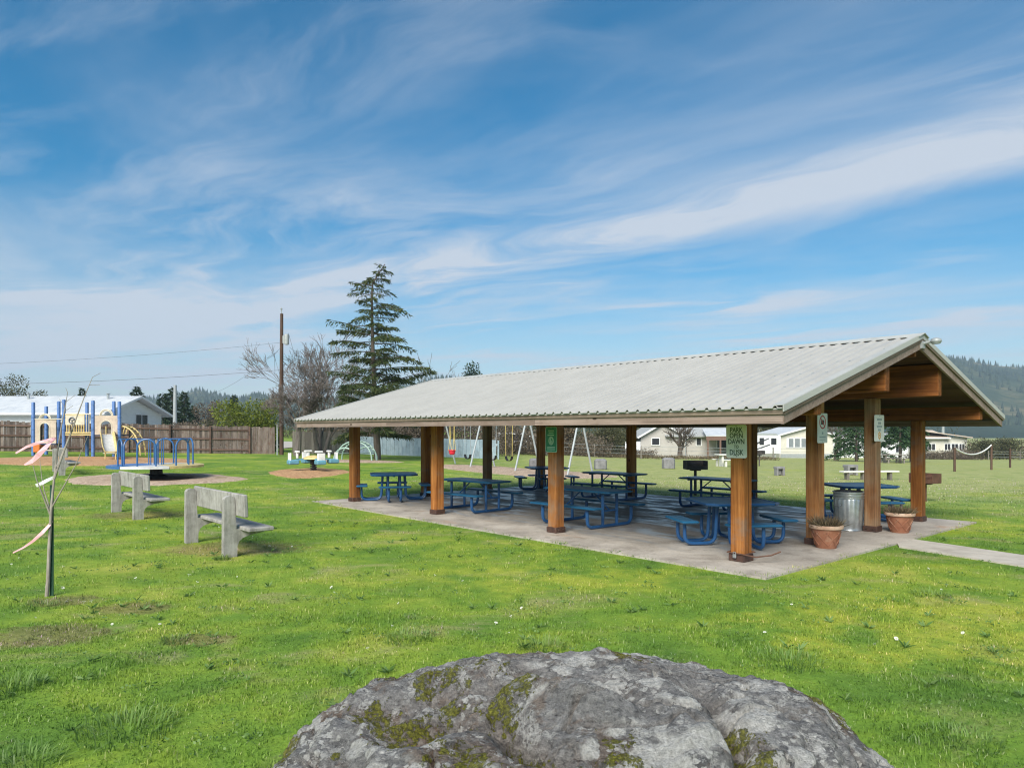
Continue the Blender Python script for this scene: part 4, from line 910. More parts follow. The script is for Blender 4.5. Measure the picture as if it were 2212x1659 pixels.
# ------------------------------------------------------------------ trash can and planters
tcx = thing('trash_can', 'galvanised steel trash can with ribbed sides beside the middle gable post', 'trash can', (6.52, 13.70, 0.03), 0.4)
rib = lambda j, z: 1.0 + (0.035 if (j // 2) % 2 == 0 else 0.0) * (1 if 0.10 < z < 0.60 else 0)
MB().lathe([(0.235, 0.0), (0.245, 0.012), (0.240, 0.03), (0.243, 0.09), (0.246, 0.11), (0.268, 0.59), (0.268, 0.61), (0.280, 0.615), (0.280, 0.635), (0.270, 0.64), (0.272, 0.665), (0.284, 0.67), (0.284, 0.69), (0.272, 0.695), (0.274, 0.72), (0.290, 0.725), (0.290, 0.745), (0.272, 0.748), (0.262, 0.70), (0.235, 0.05)], 72, jag=rib).build('can_body', 'galvanised', tcx, smooth=True)
for s in (-1, 1): MB().tube([(s * 0.275, -0.06, 0.50), (s * 0.315, -0.055, 0.47), (s * 0.315, 0.055, 0.47), (s * 0.275, 0.06, 0.50)], 0.008, 6).build('handle', 'galvanised', tcx)
MB().lathe([(0.262, 0.735), (0.266, 0.755), (0.25, 0.752), (0.24, 0.30), (0.10, 0.28)], 40).build('bin_liner', 'black_rubber', tcx)
def planter(label, loc, seed):
    t_ = thing('planter', label, 'planter', loc, seed, 'terracotta planters at the gable end'); rng = np.random.default_rng(int(seed * 10))
    MB().lathe([(0.155, 0), (0.160, 0.01), (0.232, 0.31), (0.226, 0.32), (0.222, 0.335), (0.18, 0.33), (0.17, 0.25)], 40).build('pot', 'terracotta', t_, smooth=True)
    MB().lathe([(0.236, 0.312), (0.262, 0.322), (0.268, 0.362), (0.262, 0.376), (0.236, 0.378), (0.228, 0.345)], 40).build('rim', 'terracotta_rim', t_, smooth=True)
    for s in (1, -1):
        for k in range(8):                                            # crossed garland ribs on the pot wall
            a0 = 2 * math.pi * k / 8; pts = []
            for j in range(7):
                u = j / 6; z = 0.05 + 0.22 * u; rr = 0.160 + (0.232 - 0.160) * (z - 0.01) / 0.30 + 0.004; a = a0 + s * u * 0.9
                pts.append((rr * math.cos(a), rr * math.sin(a), z))
            MB().tube(pts, 0.007, 5).build('relief_rib', 'terracotta', t_)
    MB().lathe([(0.222, 0.30), (0.20, 0.335), (0.08, 0.345)], 24).build('soil', 'potting_soil', t_)
    n = 520; a = rng.random(n) * 6.283; r = np.sqrt(rng.random(n)) * 0.21; C = np.stack([r * np.cos(a), r * np.sin(a), np.full(n, 0.335)], -1)
    D = np.stack([np.cos(a) * r * 3.2 + rng.normal(0, .35, n), np.sin(a) * r * 3.2 + rng.normal(0, .35, n), rng.uniform(0.35, 1.2, n)], -1)
    link('dry_stalks', leaf_mesh('dry_stalks', C, D, rng.uniform(0.09, 0.25, n), 0.010, 'dry_leaf', rng), t_)
    n = 160; a = rng.random(n) * 6.283; r = np.sqrt(rng.random(n)) * 0.2; C = np.stack([r * np.cos(a), r * np.sin(a), np.full(n, 0.34)], -1)
    D = np.stack([rng.normal(0, .7, n), rng.normal(0, .7, n), rng.uniform(0.3, 1, n)], -1); link('leaves', leaf_mesh('leaves', C, D, rng.uniform(0.05, 0.11, n), 0.03, 'dull_leaf', rng), t_)
    return t_
planter('terracotta planter of dry stalks at the foot of the left gable post', (5.16, 11.62, 0.03), 0.5)
planter('terracotta planter of grey stalks between the middle and right gable posts', (7.33, 13.38, 0.03), 1.7)
# ------------------------------------------------------------------ concrete benches (their backs towards the camera)
def make_bench():
    t_ = thing('concrete_bench', '', 'bench')
    # profile in local YZ: +Y is the sitting side
    prof = [(-0.105, -0.05), (0.095, -0.05), (0.100, 0.16), (0.125, 0.235), (0.185, 0.285), (0.30, 0.320), (0.52, 0.350), (0.52, 0.405), (0.16, 0.405), (0.145, 0.43), (0.085, 0.43), (0.060, 0.90), (0.035, 0.935), (-0.02, 0.945), (-0.075, 0.930), (-0.10, 0.895)]
    for sx in (-0.93, 0.93): MB().prism(prof, sx - 0.055, sx + 0.055, 'x').build('support', 'bench_concrete', t_)
    MB().bbox((0.10, 0.345, 0.435), (2.45, 0.40, 0.062), 0.012).build('seat_slab', 'bench_concrete', t_)
    back = MB().bbox((0, 0, 0), (2.36, 0.062, 0.345), 0.012).build('backrest_slab', 'bench_concrete', t_, loc=(0.15, 0.104, 0.805), rot=(R(3), 0, 0))
    return t_
b1 = make_bench(); b1.location = (-4.97, 11.62, 0.0); b1.rotation_euler = (0, 0, SH_RZ); b1['label'] = 'weathered concrete bench nearest the shelter, seen from behind'; b1['group'] = 'concrete benches on the lawn'
dup(b1, (-8.82, 16.20, gz(-8.8, 16.2)), SH_RZ + R(1), 'weathered concrete bench in the middle, between merry-go-round and nearer bench')
dup(b1, (-17.3, 27.0, gz(-17.3, 27.0)), SH_RZ - R(2), 'weathered concrete bench farthest away, behind the young sapling')

# ------------------------------------------------------------------ staked sapling with ribbons
SY = 8.32
sap = thing('sapling', 'young bare sapling tied with pink ribbons to a dark green stake', 'sapling', (PX(104, SY), SY, 0), 0)
def sv(vx, vy, dy=0.0):
    y = SY + dy; return Vector((PX(vx, y), y, max(PZ(vy, y), -0.02))) - Vector(sap.location)
def limb(pts, r0, r1, n=6):
    P = [sv(*p) for p in pts]; k = len(P); return P, [r0 + (r1 - r0) * i / (k - 1) for i in range(k)]
P, r = limb([(101, 1300), (104, 1250), (106, 1190), (109, 1130), (112, 1085), (117, 1034)], 0.023, 0.012); MB().tube(P, r, 8).build('trunk', 'sapling_bark', sap, smooth=True)
twigs = [([(117, 1034), (134, 985, .05), (152, 939, .1), (166, 900, .12), (182, 858, .15), (200, 815, .18)], .014, .003), ([(111, 1098), (137, 1052, -.05), (164, 1004, -.1), (190, 942, -.15)], .010, .003),
         ([(117, 1034), (123, 985, .1), (132, 925, .1), (141, 880, .12), (146, 848, .1)], .011, .003), ([(108, 1110), (92, 1068, -.05), (79, 1036, -.1), (71, 1004, -.12)], .011, .003),
         ([(108, 1100), (96, 1062, .08), (90, 1030, .1), (86, 992, .12)], .008, .003), ([(200, 815, .18), (217, 806, .2)], .003, .002), ([(193, 832, .18), (216, 832, .22)], .003, .002), ([(146, 848, .1), (142, 838, .1)], .003, .002),
         ([(143, 868, .1), (163, 853, .14)], .003, .002), ([(141, 880, .12), (128, 862, .1)], .003, .002), ([(141, 888, .1), (158, 876, .12)], .003, .002), ([(120, 1010), (140, 975, .2), (148, 950, .25)], .006, .002), ([(152, 939, .1), (158, 905, .06)], .004, .002)]
for pts, a, b in twigs:
    P, r = limb(pts, a, b); MB().tube(P, r, 6).build('branch', 'twig_pale' if a < .006 else 'sapling_bark', sap, smooth=True)
st = thing('stake', 'dark green metal stake standing beside the sapling trunk', 'stake', (PX(112, SY + .03), SY + .03, 0))
sh_ = PZ(1048, SY)
MB().box((0, 0, sh_ / 2 - .1), (0.042, 0.008, sh_ + .2)).box((0, 0.016, sh_ / 2 - .1), (0.008, 0.028, sh_ + .2)).build('stake_bar', 'stake_green', st)
for k in range(18): MB().box((0, -0.007, 0.15 + k * 0.06), (0.014, 0.010, 0.02)).build('stud', 'stake_green', st)
def ribbon(name, label, pts, w, mat):
    """a thin fluttering strip between photo points"""
    P = [Vector((PX(a, SY + d), SY + d, PZ(b, SY + d))) for a, b, d in pts]; m = MB(); vs = []
    for i, p in enumerate(P):
        t_ = (P[min(i + 1, len(P) - 1)] - P[max(i - 1, 0)]).normalized(); s = t_.cross(Vector((0.15 * math.sin(i * 1.7), 1, 0.2 * math.cos(i * 2.1)))).normalized() * (w[i] / 2); n = t_.cross(s).normalized() * 0.0012
        vs += [p - s - n, p + s - n, p + s + n, p - s + n]
    k = len(P); fs = [(i * 4 + j, i * 4 + (j + 1) % 4, i * 4 + 4 + (j + 1) % 4, i * 4 + 4 + j) for i in range(k - 1) for j in range(4)] + [(3, 2, 1, 0), tuple(range(4 * k - 4, 4 * k))]
    m.add(vs, fs); return tag(m.build(name, mat), label, 'ribbon')
ribbon('ribbon', 'narrow pink ribbon blowing left from the top of the sapling', [(121, 946, .06), (112, 948, .02), (95, 953, -.03), (72, 960, -.05), (58, 965, -.03), (34, 979, .02)], [.02, .025, .03, .034, .03, .02], 'ribbon_pink')
ribbon('ribbon', 'wide pink ribbon drooping left from the top of the sapling', [(120, 947, .07), (110, 955, .03), (98, 967, -.05), (84, 982, -.08), (68, 997, -.06), (53, 1004, -.02)], [.02, .035, .055, .06, .05, .02], 'ribbon_pink')
ribbon('ribbon', 'pale pink ribbon blowing left from low on the sapling trunk', [(113, 1125, .03), (106, 1135, -.02), (92, 1150, -.06), (72, 1168, -.05), (50, 1183, .0), (28, 1194, .04)], [.02, .038, .04, .03, .02, .012], 'ribbon_pink')
ribbon('tree_tag', 'white paper tag tied across the sapling branches', [(116, 1031, .02), (103, 1037, -.03), (90, 1044, -.05), (78, 1049, -.02)], [.035, .04, .04, .04], 'tag_white')['category'] = 'tag'

# ------------------------------------------------------------------ playground tower
PY = 38.0; PXC = -23.2; PG = gz(PXC, PY) + 0.03
ply = thing('play_structure', 'blue and tan playground structure with slide, panels and yellow arch climber', 'playground', (PXC, PY, PG))
def lx(vx, y=PY): return PX(vx, y) - PXC
posts = {'a': (72, 0.0, 2.86), 'b': (127, 0.9, 2.95), 'c': (138, -0.1, 3.0), 'd': (188, 1.1, 2.9), 'e': (201, -0.1, 2.95), 'f': (246, 0.9, 2.95), 'g': (258, -0.1, 2.9), 'h': (100, 1.6, 2.7)}
PP = {k: (PX(v[0], PY + v[1]) - PXC, v[1], v[2]) for k, v in posts.items()}
for k, (x, y, h) in PP.items():
    o = MB().lathe([(0.088, -0.2), (0.088, h), (0.078, h + 0.03), (0.04, h + 0.045)], 14).build('post', 'play_blue', ply, loc=(x, y, 0), smooth=True)
    for z in (1.42, 2.05): MB().lathe([(0.10, 0), (0.10, 0.07)], 14).build('collar', 'play_blue', o, loc=(0, 0, z))
def arch_panel(name, x0, x1, y, z0, z1, ax, aw, az0, az1, mat, hood=True):
    """a plastic panel with an arched opening"""
    m = MB(); n = 10; th = 0.05; cx = ax
    hole = [(cx - aw, az0)] + [(cx + aw * math.cos(math.pi - math.pi * k / n), az1 - aw + aw * math.sin(math.pi * k / n)) for k in range(n + 1)] + [(cx + aw, az0)]
    outer = [(x0, z0)] + [(x0, z1)] + [(x0 + (x1 - x0) * k / n, z1) for k in range(1, n)] + [(x1, z1)] + [(x1, z0)]
    # stitch ring: left jamb, head, right jamb and the sill
    def quad(a, b, c, d):
        m.add([(p[0], y - th / 2, p[1]) for p in (a, b, c, d)] + [(p[0], y + th / 2, p[1]) for p in (a, b, c, d)], [(0, 1, 2, 3), (7, 6, 5, 4), (0, 4, 5, 1), (1, 5, 6, 2), (2, 6, 7, 3), (3, 7, 4, 0)])
    quad((x0, z0), (cx - aw, z0), (cx - aw, az1 - aw), (x0, az1 - aw)); quad((cx + aw, z0), (x1, z0), (x1, az1 - aw), (cx + aw, az1 - aw))
    if az0 > z0 + 0.01: quad((cx - aw, z0), (cx + aw, z0), (cx + aw, az0), (cx - aw, az0))
    arc = hole[1:-1]
    for k in range(n):
        a, b = arc[k], arc[k + 1]; quad(a, b, (b[0], z1), (a[0], z1))
    quad((x0, az1 - aw), (arc[0][0], az1 - aw), (arc[0][0], z1), (x0, z1)); quad((arc[-1][0], az1 - aw), (x1, az1 - aw), (x1, z1), (arc[-1][0], z1))
    o = m.build(name, mat, ply)
    MB().tube([(p[0], y - th / 2, p[1]) for p in hole], 0.028, 6).build('arch_trim', 'play_cream', o, smooth=True)
    if hood:
        hw = aw * 1.15; MB().tube([(cx + hw * math.cos(math.pi - math.pi * k / n), y, z1 + hw * 0.95 * math.sin(math.pi * k / n)) for k in range(n + 1)], 0.04, 6).tube([(cx + hw * .8 * math.cos(math.pi - math.pi * k / n), y, z1 + hw * 0.76 * math.sin(math.pi * k / n)) for k in range(n + 1)], 0.02, 6).build('hood_arch', 'play_cream', ply, smooth=True)
xa, xc, xe, xg = PP['a'][0], PP['c'][0], PP['e'][0], PP['g'][0]
arch_panel('door_panel', xa + .10, xa + 1.22, 0.02, 0.68, 1.98, xa + 0.62, 0.27, 0.80, 1.80, 'play_tan')
for z in (2.0, 0.32): MB().tube([(xa, 0, z), (xc, -0.05, z)], 0.025, 8).build('rail', 'play_cream', ply, smooth=True)
MB().box((xa + .62, 0.45, 0.66), (1.2, 0.95, 0.06)).build('deck', 'play_dark', ply)
MB().bbox((xa + .25, 0.1, 0.42), (0.36, 0.5, 0.42), 0.03).build('crawl_panel', 'play_orange', ply)
for s in (.30, .92): MB().tube([(xa + s, -.02, .35), (xa + s, -.02, .78)], 0.02, 6).build('baluster', 'play_yellow', ply)
# bridge with railing, wheel panel
MB().box(((xc + xe) / 2, 0.45, 1.19), (xe - xc - .1, 1.0, 0.07)).build('deck', 'play_dark', ply)
for z in (1.155, 1.265, 2.27): MB().tube([(xc, -.1, z), (xe, -.1, z)], 0.035, 8).build('rail', 'play_yellow' if z < 2 else 'play_cream', ply, smooth=True)
nb = 8
for k in range(nb): MB().tube([(xc + .16 + k * .13, -.1, 1.26), (xc + .16 + k * .13, -.1, 1.70)], 0.026, 6).build('baluster', 'play_yellow', ply, smooth=True)
for k in range(2): MB().tube([(xc + 1.22 + k * .13, -.1, 1.26), (xc + 1.22 + k * .13, -.1, 2.25)], 0.022, 6).build('baluster', 'play_cream', ply, smooth=True)
wp = MB().box((xc + .60, -.1, 1.94), (1.02, 0.04, 0.50)).build('wheel_panel', 'play_cream', ply)
MB().tube([(xc + .46 + .16 * math.cos(a * math.pi / 8), -.15, 1.92 + .16 * math.sin(a * math.pi / 8)) for a in range(17)], 0.022, 6, False).build('steering_wheel', 'play_dark', wp)
for k in range(3): MB().tube([(xc + .46, -.15, 1.92), (xc + .46 + .15 * math.cos(k * 2.09 + .5), -.15, 1.92 + .15 * math.sin(k * 2.09 + .5))], 0.016, 6).build('wheel_spoke', 'play_dark', wp)
MB().box((xc + .60, -.11, 2.21), (1.02, 0.03, 0.035)).build('panel_cap', 'play_yellow', ply)
arch_panel('slide_panel', xe + .10, xg - .10, -.08, 1.16, 2.18, (xe + xg) / 2, 0.30, 1.20, 1.92, 'play_tan')
MB().box(((xe + xg) / 2, 0.4, 1.13), (xg - xe - .05, 0.95, 0.06)).build('deck', 'play_dark', ply)
MB().tube([((xe + xg) / 2, -.12, 1.2), ((xe + xg) / 2, -.12, 1.62)], 0.025, 6).build('baluster', 'play_yellow', ply)
for k in range(4): MB().bbox(((xe + xg) / 2 - .22, 0.9 + .0 * k, 0.14 + k * .27), (0.95, 0.25, 0.06), 0.01).build('step', 'play_cream', ply)
# slide runs towards the camera and to the right
def slide():
    c = Vector(((xe + xg) / 2 + .02, -.10, 0)); d = Vector((1.70, -2.60, 0)); n = 16; sec = [(-.34, .19), (-.31, .20), (-.24, .02), (0, 0), (.24, .02), (.31, .20), (.34, .19), (.27, -.02), (0, -.05), (-.27, -.02)]
    sd = Vector((-d.y, d.x, 0)).normalized(); vs = []
    for i in range(n + 1):
        u = i / n; z = 0.34 + (1.16 - 0.34) * (1 - sstep(0.04, 0.92, u)); p = c + d * u
        for a, b in sec: vs.append(p + sd * a + Vector((0, 0, z + b)))
    k = len(sec); m = MB(); fs = []; mi = []
    for i in range(n):
        for j in range(k):
            fs.append((i * k + j, i * k + (j + 1) % k, (i + 1) * k + (j + 1) % k, (i + 1) * k + j)); mi.append(1 if j in (2, 3) else 0)
    m.add(vs, fs + [tuple(range(k)), tuple(range(n * k, n * k + k))]); m.mi = mi + [0, 0]
    m.build('slide', ['play_yellow', 'play_grey'], ply)
    e = c + d * 0.93
    for s in (-1, 1): MB().tube([(e.x + s * .26, e.y, -.1), (e.x + s * .26, e.y, .36)], 0.03, 8).build('slide_leg', 'play_yellow', ply, smooth=True)
slide()
# arch climber on the right
for s in (0.0, 0.55):
    pts = [(xg + .02 + 1.05 * math.sin(k / 12 * math.pi / 2), s, 1.62 - 1.62 * (1 - math.cos(k / 12 * math.pi / 2)) ** 1.0 * 0.98) for k in range(13)]
    MB().tube(pts, 0.04, 8).build('climber_rail', 'play_yellow', ply, smooth=True)
for k in range(1, 9):
    a = k / 9 * math.pi / 2; x_, z_ = xg + .02 + 1.05 * math.sin(a), 1.62 - 1.62 * (1 - math.cos(a)) * 0.98
    MB().tube([(x_, 0, z_), (x_, .55, z_)], 0.024, 6).build('climber_rung', 'play_yellow', ply, smooth=True)
for k in (0.18, 0.5):
    a = k * math.pi / 2; x_, z_ = xg + 1.05 * math.sin(a), 1.62 - 1.62 * (1 - math.cos(a)); dx, dz = -math.sin(a) * .36, -math.cos(a) * .36
    MB().tube([(x_ - .06, .0, z_), (x_ - .06 + dx, 0, z_ + dz), (x_ + .10 + dx, 0, z_ + dz), (x_ + .10, 0, z_)], 0.024, 6).build('hand_loop', 'play_yellow', ply, smooth=True)

# ------------------------------------------------------------------ merry-go-round
MX, MY = -12.95, 25.75; MG = gz(MX, MY); MR = 1.60
mg = thing('merry_go_round', 'merry-go-round with blue hoops on a low blue, white and yellow disc', 'merry-go-round', (MX, MY, MG), R(12))
dz_ = 0.50
for k in range(6):
    n = 8; a0 = k * math.pi / 3 + .01; a1 = (k + 1) * math.pi / 3 - .01
    pol = [(0, 0)] + [(MR * math.cos(a0 + (a1 - a0) * j / n), MR * math.sin(a0 + (a1 - a0) * j / n)) for j in range(n + 1)]
    MB().prism(pol, dz_ - 0.09, dz_, 'z').build('deck_sector', ['play_yellow', 'play_grey', 'play_blue', 'hoop_blue', 'deck_white', 'play_yellow'][k] if k < 4 else ('deck_white' if k == 4 else 'play_yellow'), mg)
MB().lathe([(0.45, 0.0), (0.40, 0.10), (0.22, 0.16), (0.20, dz_ - .07)], 20).lathe([(MR * .7, dz_ - .12), (MR * .7, dz_ - .10)], 20).build('pivot', 'black_rubber', mg)
for k in range(6):
    a = (k + .5) * math.pi / 3; er = Vector((math.cos(a), math.sin(a), 0)); et = Vector((-er.y, er.x, 0)); c = er * (MR * .74); pts = []
    hw, hh = .30, .94
    pts = [c + et * -hw + Vector((0, 0, dz_ - .02))] + [c + et * (hw * math.cos(math.pi - math.pi * j / 10)) + Vector((0, 0, dz_ + hh - hw + hw * math.sin(math.pi * j / 10))) for j in range(11)] + [c + et * hw + Vector((0, 0, dz_ - .02))]
    MB().tube(pts, 0.030, 8).build('hoop', 'hoop_blue', mg, smooth=True)
    MB().tube([c + Vector((0, 0, dz_ + hh)), er * .25 + Vector((0, 0, dz_ + hh)), er * .25 + Vector((0, 0, dz_ - .02))], 0.022, 6).build('inner_rail', 'hoop_blue', mg, smooth=True)

# ------------------------------------------------------------------ four-seat spring rocker
RX_, RY_ = PX(677, 30.6), 30.6; rk = thing('spring_rocker', 'spring rocker with yellow hub and white seats on pale blue arms', 'rocker', (RX_, RY_, gz(RX_, RY_) + .03), R(20))
MB().tube([(0.13 * math.cos(k * .9), 0.13 * math.sin(k * .9), -.05 + k * .55 / 40) for k in range(41)], 0.03, 6).lathe([(0.07, 0), (0.07, .5)], 10).build('spring', 'black_rubber', rk, smooth=True)
MB().lathe([(0.12, 0.47), (0.48, 0.50), (0.46, 0.54), (0.26, 0.63), (0.05, 0.66)], 20).build('hub', 'play_yellow', rk, smooth=True)
for k in range(4):
    a = k * math.pi / 2 + .25; q = Matrix.Rotation(a, 4, 'Z')
    def tr(m): m.v = [tuple(q @ Vector(v)) for v in m.v]; return m
    tr(MB().beam((.30, 0, .52), (.95, 0, .44), .20, .06)).build('arm', 'rocker_blue', rk)
    tr(MB().bbox((.88, 0, .38), (.44, .40, .20), .04)).build('seat_pan', 'rocker_blue', rk)
    tr(MB().bbox((1.02, 0, .60), (.07, .34, .36), .03)).build('seat_back', 'white_plastic', rk)
    tr(MB().bbox((.70, 0, .66), (.09, .14, .28), .03).bbox((.70, 0, .82), (.14, .34, .08), .02)).build('handle_post', 'white_plastic', rk)

# ------------------------------------------------------------------ swing set
S0 = Vector((3.05, 31.6)); SD = Vector((-0.66, 0.751)); SN = Vector((0.751, 0.66)); SPN = 3.47; ST = 2.65
swg = thing('swing_set', 'tall white swing set frame with four A-shaped leg pairs behind the shelter', 'swing set', (S0.x, S0.y, 0))
def sw(s, n, z): p = SD * s + SN * n; return (p.x, p.y, z)
for k in range(4):
    g0 = gz(S0.x + SD.x * k * SPN, S0.y + SD.y * k * SPN)
    for n in (-.85, .85): MB().tube([sw(k * SPN, n, g0 - .1), sw(k * SPN, n * .06, ST)], 0.046, 10).build('leg', 'swing_white', swg, smooth=True)
MB().tube([sw(-.25, 0, ST), sw(3 * SPN + .25, 0, ST)], 0.055, 10).build('top_bar', 'swing_white', swg, smooth=True)
def swing(label, s, kind, dn):
    t_ = thing('swing', label, 'swing', (S0.x + SD.x * s, S0.y + SD.y * s, 0), math.atan2(SD.y, SD.x)); h = 0.52 if kind == 'belt' else 0.78
    if kind == 'belt':
        pts = [(-.24, 0, h + .16), (-.20, 0, h + .02), (-.10, 0, h - .06), (.0, 0, h - .08), (.10, 0, h - .06), (.20, 0, h + .02), (.24, 0, h + .16)]
        m = MB(); vs = []
        for p in pts: vs += [(p[0], -.08, p[2]), (p[0], .08, p[2]), (p[0], .08, p[2] - .012), (p[0], -.08, p[2] - .012)]
        m.add(vs, [(i * 4 + j, i * 4 + (j + 1) % 4, i * 4 + 4 + (j + 1) % 4, i * 4 + 4 + j) for i in range(6) for j in range(4)] + [(0, 1, 2, 3), (24, 25, 26, 27)]); m.build('seat', 'black_rubber', t_)
        for x_ in (-.24, .24): MB().tube([(x_, 0, h + .15), (x_ * 1.1, 0, ST - .05)], 0.012, 6).build('chain', dn, t_)
    else:
        MB().lathe([(.10, h - .16), (.16, h - .10), (.18, h + .04), (.21, h + .06), (.21, h + .10), (.17, h + .11), (.15, h - .06)], 18).build('bucket_seat', 'red_plastic', t_, smooth=True)
        for x_ in (-.20, .20):
            for y_ in (-.10, .10): MB().tube([(x_, y_, h + .08), (x_ * .9, y_ * .2, h + .75), (x_, 0, ST - .05)], 0.014, 6).build('strap', 'chain_yellow', t_)
    return t_
swing('red bucket swing hanging on yellow straps', 9.6, 'bucket', None); swing('black belt swing next to the red bucket swing', 8.2, 'belt', 'swing_white')
swing('black belt swing on pale chains at the middle of the swing set', 6.1, 'belt', 'swing_white'); swing('black belt swing on yellow chains nearest the green sign post', 4.85, 'belt', 'chain_yellow')

# ------------------------------------------------------------------ green arch climber
CX_, CY_ = PX(765, 41.0), 41.0; cl = thing('arch_climber', 'pale green tube arch climber in front of the blue fence', 'climber', (CX_, CY_, gz(CX_, CY_)), R(-18))
for k, (w_, h_, y_) in enumerate(((1.15, 1.15, 0), (1.15, 1.15, .55), (0.72, 0.80, -1.0), (0.72, .80, 1.4))):
    MB().tube([(w_ * math.cos(math.pi - math.pi * j / 14), y_, -.05 + h_ * math.sin(math.pi * j / 14) ** .8) for j in range(15)], 0.045, 8).build('arch', 'climber_green', cl, smooth=True)
for j in range(2, 13):
    a = math.pi - math.pi * j / 14; MB().tube([(1.15 * math.cos(a), 0, -.05 + 1.15 * math.sin(math.pi - a) ** .8), (1.15 * math.cos(a), .55, -.05 + 1.15 * math.sin(math.pi - a) ** .8)], 0.025, 6).build('rung', 'climber_green', cl, smooth=True)
for x_ in (-.72, .72): MB().tube([(x_ * .9, -1.0, .42), (x_ * .9, 1.4, .42)], 0.03, 6).build('side_rail', 'climber_green', cl, smooth=True)

# ------------------------------------------------------------------ grills, blocks and benches on the field
def grill(label, loc, rz, mat='grill_iron', w_=.62, hgt=.80):
    t_ = thing('park_grill', label, 'grill', loc, rz, 'park grills on the field')
    MB().tube([(0, 0, -.1), (0, 0, hgt)], 0.045, 8).build('pedestal', mat, t_)
    m = MB(); h2 = .26; d_ = .42
    for c, d in (((0, d_ / 2, h2 / 2), (w_, .012, h2)), ((-w_ / 2, 0, h2 / 2), (.012, d_, h2)), ((w_ / 2, 0, h2 / 2), (.012, d_, h2)), ((0, 0, 0), (w_, d_, .014)), ((0, -d_ / 2, .05), (w_, .012, .10))): m.box((c[0], c[1], c[2] + hgt), d)
    m.build('firebox', mat, t_)
    for k in range(8): MB().tube([(-w_ / 2 + .06 + k * (w_ - .12) / 7, -d_ / 2, hgt + .17), (-w_ / 2 + .06 + k * (w_ - .12) / 7, d_ / 2, hgt + .17)], 0.007, 5).build('grate_bar', mat, t_)
    for s in (-1, 1): MB().tube([(s * w_ * .3, -d_ / 2, hgt + .17), (s * w_ * .3, -d_ / 2 - .14, hgt + .17)], 0.012, 6).build('grate_handle', mat, t_)
    MB().box((0, 0, hgt - .03), (w_ * .45, .22, .03)).build('mount_plate', mat, t_)
    return t_
g_ = grill('dark steel park grill on a post behind the shelter', (PX(1502, 21.5), 21.5, gz(5.6, 21.5)), R(4))
grill('rusty park grill right of the far gable post', (PX(1998, 19.8), 19.8, gz(11.6, 19.8)), R(-62), 'rust_iron', .66, .52)
grill('small dark park grill far off beside the trailer', (PX(1640, 46), 46, gz(PX(1640, 46), 46)), R(10), 'grill_iron', .60, .75)
def block(label, vx, y, w_, h_, legs):
    x = PX(vx, y); t_ = thing('concrete_block', label, 'block', (x, y, gz(x, y)), R(8), 'concrete blocks on the field')
    if legs:
        for s in (-1, 1): MB().bbox((s * w_ * .38, 0, h_ * .42), (w_ * .2, w_ * .7, h_ * .9), .02).build('leg', 'block_concrete', t_)
        MB().bbox((0, .04, h_ * .86), (w_, w_ * .8, h_ * .28), .02).build('cap', 'block_concrete', t_); MB().bbox((0, .1, h_ * .4), (w_ * .5, w_ * .3, h_ * .7), .02).build('core', 'block_concrete', t_)
    else: MB().bbox((0, 0, h_ / 2 - .03), (w_, w_ * .8, h_ + .06), .09).build('stone', 'block_concrete', t_, smooth=True)
block('small grey concrete block between the swing legs', 1160, 36, .75, .55, False); block('small grey concrete block left of the dark back post', 1297, 36.5, .60, .55, False)
block('small grey concrete block in front of the grey house', 1444, 38, .62, .60, False); block('grey concrete block on legs right of the nearest post', 1684, 33.0, .42, .42, True); block('grey concrete block on legs behind the low white bench', 1838, 34.0, .55, .50, True)
lb = thing('low_bench', 'long low bench with a white plank top on the field behind the trash can', 'bench', (PX(1878, 30.5), 30.5, gz(PX(1878, 30.5), 30.5)), R(8))
MB().bbox((0, 0, .36), (2.6, .36, .07), .015).build('plank', 'white_concrete', lb)
for x_ in (-1.05, -.30, .95): MB().bbox((x_, 0, .15), (.10, .24, .34), .01).build('leg', 'grey_timber', lb)
def picnic_far(label, vx, y, rz, mat):
    x = PX(vx, y); t_ = thing('field_table', label, 'picnic table', (x, y, gz(x, y)), rz)
    MB().bbox((0, 0, .74), (1.9, .75, .07), .01).build('table_top', mat, t_)
    for s in (-1, 1): MB().bbox((0, s * .68, .43), (1.9, .28, .06), .01).build('bench_seat', mat, t_)
    for s in (-.65, .65):
        MB().bbox((s, 0, .35), (.12, .5, .72), .01).build('leg', mat, t_)
        for q in (-.68, .68): MB().bbox((s, q, .19), (.12, .16, .42), .01).build('bench_leg', mat, t_)
picnic_far('pale concrete picnic table on the field left of the trailer', 1580, 44.0, R(6), 'white_concrete'); picnic_far('grey timber picnic table under the field cedars', 1928, 62.0, R(-4), 'grey_timber')
# sagging white tape between two timber posts
NP_ = []
for vx, y, h_, lab in ((2062, 39.0, 1.28, 'short brown timber post holding the left end of white netting tape'), (2141.5, 43.5, 1.50, 'short brown timber post holding the right end of white netting tape'), (2182, 50, 1.3, 'thin timber post alone on the far right of the field')):
    x = PX(vx, y); z = gz(x, y); o = MB().bbox((0, 0, h_ / 2), (.10, .10, h_ + .1), .012).build('timber_post', 'pole_wood', loc=(x, y, z)); tag(o, lab, 'post', 'timber posts on the field'); NP_.append((x, y, z + h_))
a, b = Vector(NP_[0]), Vector(NP_[1]); pts = []
for k in range(17):
    u = k / 16; p = a.lerp(b, u); p.z -= 0.62 * 4 * u * (1 - u) * .75 - .03; pts.append(p)
tag(MB().tube(pts, .038, 6).build('net_tape', 'tape_white', smooth=True), 'white rolled net sagging between two timber posts on the right', 'net')

